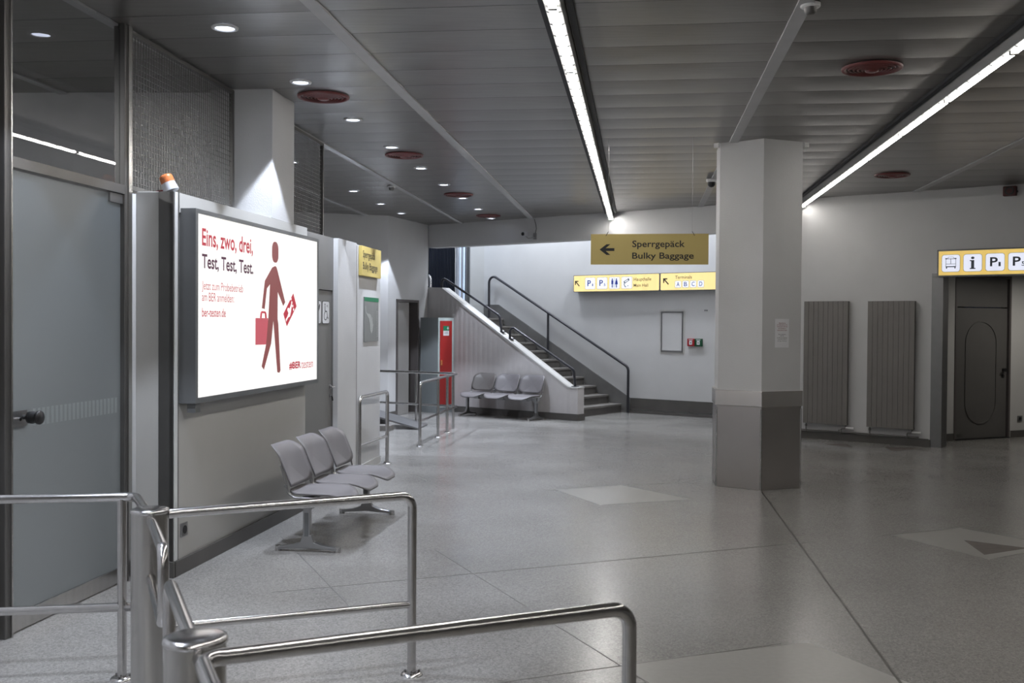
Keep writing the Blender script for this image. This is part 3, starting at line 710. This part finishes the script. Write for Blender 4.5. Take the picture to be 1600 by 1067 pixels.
# ================================================================== hanging sign
t = thing('hanging_sign', 'yellow hanging sign with arrow and baggage lettering on two wires', 'sign', (.825, 11.0, 0), -7)
MB().box(0, 1.222, -.012, .012, 2.38, 2.70).build('board', m_yel, t)
MB().xz([(.093, 2.537), (.165, 2.593), (.205, 2.593), (.157, 2.552), (.247, 2.552), (.247, 2.522), (.157, 2.522), (.205, 2.481), (.165, 2.481)], -.0145, -.0125).build('arrow', m_ink, t)
text('Sperrgepäck', .434, .978, 2.540, 2.631, m_ink, t, -.014, bold=.012)
text('Bulky Baggage', .434, 1.071, 2.420, 2.505, m_ink, t, -.014, bold=.012)
for x in (.17, 1.065):
    s_ = -1 if x < .6 else 1
    MB().tube([(x-.012*s_, 0, 2.72), (x-.012*s_, 0, ZC-.02)], .0016, 6).build('wire', m_alu, t)
    MB().tube([(x+.012*s_, -.02, 2.68), (x-.012*s_, 0, 2.725)], .003, 6).build('hook', m_black, t)

# ================================================================== illuminated wall signs
def tile(t, x0, x1, z0, z1, y, mw, r=.022, mo=None):
    MB().xz(rrect(x0, z0, x1, z1, r), y, y-.0015).build('pictogram_tile', mw, t)
    o = MB(); ring(o, rrect(x0-.004, z0-.004, x1+.004, z1+.004, r+.003), rrect(x0, z0, x1, z1, r), y, y-.0012); o.build('tile_border', mo or m_slate, t)
def lightsign(name, o, a, u0, u1, z0, z1, d, lab, my, rad=.02, fr=.012, y0=0):
    t = thing(name, lab, 'sign', o, a, None)
    MB().xz(rrect(u0, z0, u1, z1, rad), y0-.001, y0-d).build('housing', m_boxg, t)
    MB().xz(rrect(u0+fr, z0+fr, u1-fr, z1-fr, rad), y0-d, y0-d-.002).build('lit_face', my, t, label='lit yellow film')
    return t
dS = .16
# origins shifted into the wall plane; glyph coordinates measured on that plane
t = lightsign('illuminated_sign', B_O, B_A, .02, 2.022, 2.405, 2.75, dS, 'lit yellow wall sign with four white pictograms and main hall lettering', m_sy)
yf = -dS-.003
def arrow_nw(t, x, z, s_, m, y):
    MB().xz([(x, z+s_), (x+.72*s_, z+s_), (x+.72*s_, z+.82*s_), (x+.34*s_, z+.80*s_), (x+s_, z+.12*s_), (x+.86*s_, z), (x+.2*s_, z+.68*s_), (x+.18*s_, z+.28*s_), (x, z+.28*s_)], y, y-.0015).build('arrow', m, t)
arrow_nw(t, .06, 2.52, .115, m_ink, yf)
for a in (.31, .596, .884, 1.170): tile(t, a, a+.238, 2.462, 2.692, yf, m_sw)
text('P', .364, .448, 2.522, 2.641, m_blue, t, yf-.003, bold=.015); text('1', .478, .500, 2.522, 2.572, m_blue, t, yf-.003, bold=.01)
text('P', .650, .735, 2.522, 2.641, m_blue, t, yf-.003, bold=.015); text('5', .755, .795, 2.52, 2.572, m_blue, t, yf-.003, bold=.01)
def person_icon(t, cx, z0, m, y, skirt=False, h=.18, w_=.045):
    mb = MB(); mb.cyl(w_*.34, .001, (cx, y, z0+h*.92), n=12, mat3=YM)
    if skirt: mb.xz([(cx-w_*.4, z0+h*.82), (cx+w_*.4, z0+h*.82), (cx+w_*.75, z0+h*.35), (cx-w_*.75, z0+h*.35)], y, y-.001)
    else: mb.xz([(cx-w_*.5, z0+h*.82), (cx+w_*.5, z0+h*.82), (cx+w_*.5, z0+h*.38), (cx-w_*.5, z0+h*.38)], y, y-.001)
    mb.box(cx-w_*.34, cx-w_*.06, y-.001, y, z0, z0+h*.40).box(cx+w_*.06, cx+w_*.34, y-.001, y, z0, z0+h*.40)
    mb.build('person_symbol', m, t)
person_icon(t, .955, 2.485, m_blue, yf-.003); person_icon(t, 1.05, 2.485, m_blue, yf-.003, True)
MB().box(.999, 1.005, yf-.004, yf-.003, 2.48, 2.675).build('divider_line', m_blue, t)
mb = MB().xz([(1.215, 2.60), (1.335, 2.665), (1.350, 2.625), (1.235, 2.555)], yf-.003, yf-.004).xz([(1.215, 2.56), (1.230, 2.56), (1.260, 2.50), (1.275, 2.505), (1.275, 2.49), (1.245, 2.49)], yf-.003, yf-.004)
mb.cyl(.010, .001, (1.315, yf-.003, 2.515), n=10, mat3=YM); mb.build('luggage_trolley_symbol', m_slate, t)
MB().xz([(1.240, 2.60), (1.315, 2.64), (1.323, 2.62), (1.250, 2.58)], yf-.0042, yf-.0047).build('trolley_window', m_sw, t)
text('Haupthalle', 1.449, 1.838, 2.588, 2.672, m_ink, t, yf-.001, bold=.004)
text('Main Hall', 1.447, 1.768, 2.492, 2.55, m_ink, t, yf-.001, bold=.004)
t = lightsign('illuminated_sign', B_O, B_A, 2.032, 4.1, 2.405, 2.75, dS, 'lit yellow wall sign with terminals lettering, partly behind the column', m_sy)
arrow_nw(t, 2.10, 2.52, .125, m_ink, yf)
text('Terminals', 2.36, 2.713, 2.628, 2.69, m_ink, t, yf-.001, bold=.004)
for i, L_ in enumerate('ABCD'):
    a = 2.358+i*.160; tile(t, a, a+.128, 2.462, 2.588, yf, m_sw, .018); text(L_, a+.032, a+.098, 2.485, 2.567, m_blue, t, yf-.003, bold=.01)
# right-hand sign over the doorway
t = lightsign('illuminated_sign', C_O, C_A, 7.735, 9.95, 2.462, 2.85, .10, 'lit yellow sign with bus and information pictograms above the doorway', m_syR, .004, .022)
yf = -.103; x = 7.802; dx = .2925
for i in range(7):
    if x+.25 > 9.93: break
    tile(t, x, x+.243, 2.533, 2.773, yf, m_swR, .035); 
    yy = yf-.003; cx = x+.1215
    if i == 0:
        mb = MB(); ring(mb, rrect(cx-.062, 2.61, cx+.062, 2.74, .012, 2), rrect(cx-.057, 2.615, cx+.057, 2.735, .010, 2), yy, yy-.001)
        mb.box(cx-.062, cx+.062, yy-.001, yy, 2.655, 2.661).box(cx-.003, cx+.003, yy-.001, yy, 2.66, 2.735).box(cx-.062, cx+.062, yy-.001, yy, 2.607, 2.622).box(cx-.058, cx-.044, yy-.001, yy, 2.585, 2.61).box(cx+.044, cx+.058, yy-.001, yy, 2.585, 2.61).box(cx-.068, cx-.04, yy-.001, yy, 2.735, 2.75).box(cx+.04, cx+.068, yy-.001, yy, 2.735, 2.75)
        ring(mb, rrect(cx-.036, 2.738, cx+.036, 2.768, .012, 3), rrect(cx-.032, 2.742, cx+.032, 2.764, .010, 3), yy, yy-.001)
        mb.v = [(cx+(x_-cx)*1.12, y_, 2.66+(z_-2.675)*.90) for x_, y_, z_ in mb.v]; mb.build('bus_symbol', m_slate, t)
    elif i == 1:
        mb = MB().cyl(.021, .001, (cx, yy, 2.752), n=20, mat3=YM)
        mb.xz([(cx-.034, 2.715), (cx+.018, 2.715), (cx+.018, 2.585), (cx+.034, 2.585), (cx+.034, 2.568), (cx-.034, 2.568), (cx-.034, 2.585), (cx-.018, 2.585), (cx-.018, 2.698), (cx-.034, 2.698)], yy, yy-.001); mb.v = [(cx+(x_-cx)*1.1, y_, 2.652+(z_-2.67)*.85) for x_, y_, z_ in mb.v]; mb.build('information_symbol', m_slate, t)
    elif i in (2, 3):
        text('P', cx-.065, cx+.035, 2.596, 2.722, m_slate, t, yy, bold=.02); text('1' if i == 2 else '5', cx+.045, cx+.073+.02*(i == 3), 2.594, 2.654, m_slate, t, yy, bold=.012)
    x += dx
if True:
    o = MB().box(7.66, 7.80, -.02, 0, 2.462, 2.472); o = o.build('trim_8', m_frame); o.location = C_O; o.rotation_euler = (0, 0, R(C_A)); o['kind'] = 'structure'

# access panel, call points, switch label on the rear stair wall
t = thing('access_panel', 'shallow metal-framed access panel on the white stair wall', 'wall panel', B_O, B_A)
ring(MB(), [(1.975, 1.225), (2.455, 1.225), (2.455, 2.01), (1.975, 2.01)], [(2.0, 1.255), (2.43, 1.255), (2.43, 1.985), (2.0, 1.985)], -.016, -.001).build('frame', m_alu, t)
MB().box(1.995, 2.435, -.006, -.001, 1.25, 1.99).build('panel', m_wall, t)
ring(MB(), [(1.94, 1.19), (2.49, 1.19), (2.49, 2.045), (1.94, 2.045)], [(1.975, 1.225), (2.455, 1.225), (2.455, 2.01), (1.975, 2.01)], -.004, -.001).build('surround', m_cope, t)
for (a, m_, nm, lab) in ((2.565, m_red2, 'fire_call_point', 'red manual call point left of the dark green one'), (2.725, m_dgreen, 'door_release_button', 'dark green manual call point beside the red one')):
    t = thing(nm, lab, 'alarm button', B_O, B_A)
    MB().box(a, a+.15, -.045, -.001, 1.345, 1.49).build('case', m_, t, .005)
    MB().box(a+.045, a+.105, -.048, -.045, 1.375, 1.45).build('push_plate', m_paper, t)
    MB().cyl(.012, .003, (a+.075, -.048, 1.41), n=12, mat3=YM).build('button', m_ink, t)
    MB().box(a+.03, a+.12, -.0465, -.045, 1.462, 1.474).build('caption_bar', m_paper, t)
t = tag(MB().box(2.905, 2.925, -.012, -.001, 2.015, 2.04).box(2.945, 2.965, -.012, -.001, 2.015, 2.04).build('wall_plug', m_boxg), 'tiny dark wall fixing above the call points', 'fixing'); t.location = B_O; t.rotation_euler = (0, 0, R(B_A))

# CCTV camera on the header, siren
t = thing('security_camera', 'small grey security camera on the stair header, cable up to the ceiling', 'camera', C_O, C_A)
MB().box(.50, .56, -.03, -.001, 3.32, 3.44).build('wall_bracket', m_alu, t, .003)
MB().tube(fillet([(.53, -.02, 3.36), (.47, -.14, 3.335), (.42, -.16, 3.38)], .02), .012, 8).build('arm', m_alu, t)
cm = Matrix.Rotation(R(25), 3, 'Z') @ YM
MB().box(.365, .445, -.22, -.08, 3.375, 3.455).build('camera_body', m_gcap, t, .006)
MB().cyl(.032, .012, (.405, -.22, 3.415), n=16, mat3=YM).build('camera_lens', m_black, t)
MB().tube([(.54, -.015, 3.44), (.56, -.01, 3.52), (.545, -.01, 3.60), (.51, -.01, 3.70)], .006, 6).build('cable', m_boxg, t)
t = thing('alarm_siren', 'dark red square alarm siren high on the wall at upper right', 'siren', C_O, C_A)
MB().box(8.585, 8.76, -.07, -.001, 3.565, 3.70).build('case', m_siren, t, .012)
ring(MB(), oval(.06, .055, 8.672, 3.577, 3.69), oval(.043, .039, 8.672, 3.593, 3.673), -.085, -.07).build('horn_ring', m_black, t)
MB().box(8.76, 8.775, -.05, -.02, 3.61, 3.635).build('cable_gland', m_black, t)

# ================================================================== radiators
def radiator(u0, u1, z0, z1, lab):
    t = thing('panel_radiator', lab, 'radiator', C_O, C_A, 'tall flat radiators on the right wall')
    n = 9; wd = (u1-u0)/n
    MB().box(u0+.004, u1-.004, -.098, -.045, z0+.004, z1-.004).build('back_manifold', m_rad, t)
    mb = MB()
    for i in range(n): mb.box(u0+i*wd+.0015, u0+(i+1)*wd-.0015, -.105, -.09, z0, z1)
    mb.build('radiator_fins', m_rad, t, .002)
    MB().box(u0, u1, -.082, -.045, z1-.03, z1-.002).box(u0, u1, -.082, -.045, z0+.002, z0+.03).build('end_rail', m_rad, t)
    for x in (u0+.1, u1-.1): MB().box(x-.02, x+.02, -.046, -.001, z1-.2, z1-.15).build('wall_mount', m_boxg, t)
    MB().tube([(u0+.04, -.07, z0), (u0+.04, -.07, .12)], .010, 8).cyl(.018, .03, (u0+.04, -.07, z0-.05), n=10).build('return_pipe', m_frame, t)
    MB().tube(fillet([(u1-.03, -.07, z0), (u1-.03, -.07, z0-.05), (u1-.10, -.07, z0-.055), (u1-.10, -.07, .12)], .02), .010, 8).build('supply_pipe', m_frame, t)
    MB().tube([(u1-.03, -.07, z0-.04), (u1+.0, -.07, z0-.045)], .014, 8).tube([(u1+.0, -.07, z0-.045), (u1+.10, -.07, z0-.045)], .019, 12).build('valve_head', m_white, t)
radiator(5.765, 6.455, .245, 2.127, 'tall flat grey radiator nearer the column')
radiator(6.75, 7.435, .245, 2.123, 'tall flat grey radiator nearer the doorway')
t = tag(MB().tube([(5.0, -.055, .137), (7.50, -.055, .137)], .012, 8).tube([(6.32, -.055, .137), (6.32, -.055, .17)], .012, 8).build('heating_pipe', m_frame), 'thin dark heating pipe along the skirting under both radiators', 'pipe'); t.location = C_O; t.rotation_euler = (0, 0, R(C_A))

# ================================================================== first-aid locker
Q = C_O+dirv(C_A)*-1.463+inw(C_A, -.46)
t = thing('locker', 'narrow grey metal locker with a red door beside the stair wall', 'locker', Q, 53)
MB().box(.0, .455, .0, .455, .0, 1.86).build('body', m_lock, t, .003)
ring(MB(), [(0, .10), (.46, .10), (.46, 1.86), (0, 1.86)], [(.045, .15), (.41, .15), (.41, 1.80), (.045, 1.80)], -.012, -.001).build('door_surround', m_lockf, t)
ld = MB().box(.05, .405, -.018, -.002, .155, 1.795).build('door', m_red, t, .003)
MB().box(.055, .095, -.045, -.018, .93, 1.03).build('handle', m_orange, ld, .004)
MB().box(.14, .31, -.0205, -.018, 1.51, 1.70).build('label_plate', m_paper, ld)
MB().box(.14, .31, -.022, -.0205, 1.605, 1.70).build('first_aid_sign', m_green, ld)
MB().box(.265, .280, -.023, -.022, 1.625, 1.685).box(.245, .30, -.023, -.022, 1.648, 1.662).build('white_cross', m_paper, ld)
for i in range(3): MB().box(.17, .28, -.0215, -.0205, 1.58-.018*i, 1.586-.018*i).build('print_line', m_boxg, ld)

# ================================================================== seat benches
def outline(w_, d_, r, n=7):
    return rrect(-w_/2, -d_/2, w_/2, d_/2, r, n)
def shell(mb, pts, fn, rings=7):
    """closed thin shell: scaled copies of an outline mapped by fn(x, y, side)"""
    n = len(pts); vs = []; fs = []
    for side in (0, 1):
        for k in range(1, rings+1):
            s_ = k/rings; vs += [fn(x*s_, y*s_, side) for x, y in pts]
    c0 = len(vs); vs += [fn(0, 0, 0), fn(0, 0, 1)]
    for side in (0, 1):
        b = side*rings*n
        for j in range(n): fs.append((c0+side, b+j, b+(j+1) % n) if side == 0 else (c0+side, b+(j+1) % n, b+j))
        for k in range(rings-1):
            for j in range(n):
                a0, a1 = b+k*n+j, b+k*n+(j+1) % n; q = (a0, a0+n, a1+n, a1); fs.append(q if side == 0 else q[::-1])
    e0, e1 = (rings-1)*n, rings*n+(rings-1)*n
    for j in range(n): fs.append((e0+j, e1+j, e1+(j+1) % n, e0+(j+1) % n))
    mb.add(vs, fs, True); return mb
def seat_fn(cx):
    def f(x, y, side):      # y: -.5d front ... +.5d back
        z = .437-.012*math.cos(min(1, abs(x)/.25)*math.pi/2)+.05*(x/.25)**4*.15
        if y < -.08: z -= .05*((-.08-y)/.16)**2
        if y > .12: z += .02*((y-.12)/.1)**2
        return (cx+x, y-.055, z-(.014 if side else 0))
    return f
def back_fn(cx):
    def f(x, t_, side):     # t_ from -.165 to .165 up the back
        h = t_+.18
        y = .178+.135*(h/.36)**1.0+.03*max(0, (h-.25)/.11)**2-.055*(x/.24)**2
        z = .478+h*.90
        return (cx+x, y+(.012 if side else 0), z)
    return f
def bench(loc, ang, lab, first_mat=None):
    t = thing('seat_bench', lab, 'bench', loc, ang)
    MB().box(-.86, .86, -.02, .04, .345, .405).build('beam', m_alu, t, .004)
    for i, cx in enumerate((-.56, 0, .56)):
        shell(MB(), outline(.53, .48, .17), seat_fn(cx)).build('seat', m_seat, t)
        o = shell(MB(), outline(.525, .36, .095), back_fn(cx)).build('backrest', first_mat if (i == 0 and first_mat) else m_seat, t)
        for sd in (-1, 1):
            x = cx+sd*.266
            mb = MB(); path = fillet([(x, -.16, .405), (x, .10, .412), (x, .148, .44), (x, .168, .53), (x, .208, .66)], .05, 5)
            mb.tube(path, .009, 8); mb.build('side_frame', m_alu, t)
            MB().cyl(.012, .012, (x-(.012 if sd < 0 else 0), .165, .50), n=10, mat3=Matrix.Rotation(math.pi/2, 3, 'Y')).build('pivot_cap', m_rail, t)
        MB().box(cx-.06, cx+.06, -.04, .06, .33, .415).build('seat_bracket', m_alu, t, .004)
    for x in (-.80, .80):
        lg = MB().box(x-.022, x+.022, -.024, .032, .10, .34)
        lg.box(x-.03, x+.03, -.045, .05, .33, .42)
        pr = [(-.245, .012), (-.245, .035), (-.12, .052), (-.055, .075), (-.035, .13), (.035, .13), (.055, .075), (.12, .052), (.245, .035), (.245, .012), (.0, .03)]
        lg.prism([(x-.024, y_, z_) for y_, z_ in pr], (.048, 0, 0))
        L_ = lg.build('leg', m_alu, t, .005)
        MB().box(x-.0245, x-.0225, -.012, .02, .12, .30).box(x+.0225, x+.0245, -.012, .02, .12, .30).build('leg_groove', m_boxg, L_)
        MB().box(x-.032, x-.0305, -.022, .028, .345, .405).box(x+.0305, x+.032, -.022, .028, .345, .405).build('beam_end_cap', m_black, L_)
        for y_ in (-.235, .235): MB().cyl(.026, .04, (x, y_, 0), n=14, r2=.024).build('foot_cap', m_rail, L_)
    return t
b1 = bench((-1.435, 8.725, 0), 81.7, 'three-seat grey plastic bench standing below the light box')
b2 = bench((-.20, 19.42, 0), C_A+1, 'three-seat grey plastic bench against the stair cheek wall', m_seatB)

# ================================================================== railings
RR = .0222
def flange(t, p, z=0):
    MB().lathe([(.0, .012), (.03, .012), (.052, .008), (.056, .0)], (p[0], p[1], z), 22).build('floor_flange', m_rail, t)
    mb = MB()
    for a in (30, 150, 270): mb.cyl(.006, .012, (p[0]+.04*math.cos(R(a)), p[1]+.04*math.sin(R(a)), z+.008), n=8)
    mb.build('flange_bolts', m_frame, t)
def P3(p, z): return (p[0], p[1], z)
def bollard(p, lab):
    t = thing('bollard', lab, 'bollard', (p[0], p[1], 0))
    MB().cyl(.082, .885, (0, 0, 0), n=40).build('post', m_steel, t)
    MB().lathe([(0, .904), (.07, .904), (.084, .899), (.086, .892), (.086, .884), (.08, .882)], n=40).build('cap', m_rail, t)
bolA, bolB = (-1.637, 4.709), (-.850, 2.800)
bollard(bolA, 'brushed steel bollard where two rails meet, farther from the camera')
bollard(bolB, 'brushed steel bollard at the bottom edge, nearest the camera')
# far-left rail
t = thing('handrail', 'stainless handrail at the left edge running to the farther bollard', 'handrail')
c1 = (-1.835, 5.085); l0 = (-2.78, 4.925)
n113 = dirv(-67)
bA = (bolA[0]-n113.x*.078, bolA[1]-n113.y*.078)
MB().tube(fillet([P3(l0, .892), P3(c1, .892), P3(bA, .865)], .06, 6), RR).build('top_rail', m_rail, t)
MB().tube([P3(l0, .352), P3(c1, .352), P3(bA, .352)], RR*.85).build('lower_rail', m_rail, t)
cp = (-1.90, 5.075); MB().tube([P3(cp, 0), P3(cp, .88)], RR).build('rail_post', m_rail, t); flange(t, cp)
MB().tube([P3(l0, 0), P3(l0, .892)], RR).build('rail_post', m_rail, t); flange(t, l0)
# rail from the farther bollard towards the seats
t = thing('handrail', 'stainless handrail loop in front of the near bench, from the farther bollard', 'handrail')
e1 = (-.489, 5.158); s1 = (bolA[0]+.075, bolA[1]+.035)
MB().tube(fillet([P3(s1, .872), (s1[0]+.05, s1[1]+.02, .875), (e1[0], e1[1], .895), P3(e1, 0)], .06, 7), RR).build('top_rail', m_rail, t)
MB().tube([P3(s1, .352), P3(e1, .352)], RR*.8).build('lower_rail', m_rail, t); flange(t, e1)
# gate stubs
def stub(p, d, L_, lab):
    t = thing('gate_stub_rail', lab, 'handrail')
    a = Vector((p[0], p[1], 0))+d*.07; b = Vector((p[0], p[1], 0))+d*L_
    MB().tube(fillet([(a.x, a.y, .862), (b.x, b.y, .862), (b.x, b.y, .56), (a.x, a.y, .60)], .07, 6), RR).build('rail_loop', m_rail, t)
stub(bolA, dirv(-67), .74, 'short stainless tube loop on the farther bollard, pointing to the camera')
stub(bolB, dirv(113), .80, 'short stainless tube loop on the nearest bollard, pointing away')
# nearest rail
t = thing('handrail', 'stainless handrail in the foreground ending in a rounded bend at bottom centre', 'handrail')
cb = (-.792, 2.655); e2 = (.362, 3.14); nb = (-.45, 1.85)
MB().tube(fillet([P3(nb, .885), P3(cb, .885), P3(e2, .893), P3(e2, 0)], .06, 8), RR).build('top_rail', m_rail, t)
MB().tube([P3(nb, .35), P3(cb, .35), P3(e2, .35)], RR*.8).build('lower_rail', m_rail, t)
MB().tube([P3(nb, 0), P3(nb, .9)], RR).build('rail_post', m_rail, t); flange(t, nb); flange(t, e2)
MB().tube([P3(cb, .875), (bolB[0]+.03, bolB[1]-.07, .862)], RR*.8).build('bollard_link', m_rail, t)
# guard loop at the end wall
t = thing('handrail', 'small stainless guard loop standing before the white end wall', 'handrail')
g0, g1 = (-1.735, 11.87), (-1.548, 12.96)
MB().tube(fillet([P3(g0, 0), P3(g0, .895), P3(g1, .895), P3(g1, 0)], .06, 6), RR).build('rail_loop', m_rail, t)
MB().tube([P3(g0, .345), P3(g1, .345)], RR*.8).build('lower_rail', m_rail, t); flange(t, g0); flange(t, g1)
# ramp railing
t = thing('handrail', 'long stainless railing with four floor posts guarding the ramp', 'handrail')
q1, q2, q3, q4, q5 = (-1.302, 14.8), (-1.13, 16.0), (-1.035, 16.72), (-.968, 17.26), (-1.648, 18.0)
cc = (-.93, 17.54); dl = dirv(149.5); le = (cc[0]+dl.x*2.35, cc[1]+dl.y*2.35)
MB().tube(fillet([P3(q1, 0), P3(q1, .903), P3(cc, .903), P3(le, .903)], .06, 6), RR).build('top_rail', m_rail, t)
MB().tube([P3(q1, .352), P3(cc, .352), P3(le, .352)], RR*.8).build('lower_rail', m_rail, t)
for q in (q2, q3, q4, q5): MB().tube([P3(q, 0), P3(q, .895)], RR).build('rail_post', m_rail, t)
for q in (q1, q2, q3, q5): flange(t, q)
# ramp
t = thing('ramp', 'short chequer-plate ramp rising to the left behind the railing', 'ramp', (-1.53, 17.07, 0), 173)
MB().prism([(0, -.0, .002), (1.1, 0, .29), (1.1, 0, .32), (0, 0, .028)], (0, -.75, 0)).build('ramp_plate', m_tread, t)
MB().box(.72, 1.08, -.72, -.05, 0, .165).build('support_block', m_stoned, t)
t = tag(MB().box(.40, 1.6, .03, .30, 0, .085).build('stone_plinth', m_stone), 'low stone plinth lying in front of the ramp end', 'plinth'); t.location = (-1.53, 17.07, 0); t.rotation_euler = (0, 0, R(173))

# stair handrails (dark painted)
t = thing('stair_handrail', 'long dark handrail on posts along the rear stair wall', 'handrail', B_O, B_A)
y = -.09
MB().tube(fillet([(1.295, y, 0), (1.295, y, .905), (-2.245, y, 2.86), (-2.245, y, 1.88)], .13, 8), .026, 12).build('top_rail', m_darkrail, t)
MB().tube([(-.66, y, 1.17), (-.66, y, 1.975)], .024, 12).build('rail_post', m_darkrail, t)
t = thing('stair_handrail', 'upper short dark handrail bolted on the cheek wall coping', 'handrail', C_O, C_A); y = .105
MB().tube(fillet([(-1.86, y, 2.44), (-1.86, y, 2.685), (-.385, y, 1.905), (-.33, y, 1.58)], .10, 6), .024, 12).build('top_rail', m_darkrail, t)
MB().box(-.42, -.25, y-.05, y+.05, 1.585, 1.60).box(-1.91, -1.80, y-.05, y+.05, 2.455, 2.475).build('foot_plate', m_darkrail, t)
t = thing('stair_handrail', 'lower short dark handrail bolted on the cheek wall coping', 'handrail', C_O, C_A)
MB().tube(fillet([(-.13, y, 1.46), (-.13, y, 1.72), (1.345, y, .915), (1.375, y, .61)], .10, 6), .024, 12).build('top_rail', m_darkrail, t)
MB().box(-.20, -.04, y-.05, y+.05, 1.455, 1.47).box(1.32, 1.43, y-.05, y+.05, .612, .622).build('foot_plate', m_darkrail, t)
t = thing('stair_handrail', 'grey rounded rail end at the far left of the stair landing', 'handrail', C_O, C_A)
MB().tube(fillet([(-3.3, .9, 2.79), (-2.87, .9, 2.79), (-2.87, .9, 1.88)], .12, 6), .024, 12).build('top_rail', m_rail, t)
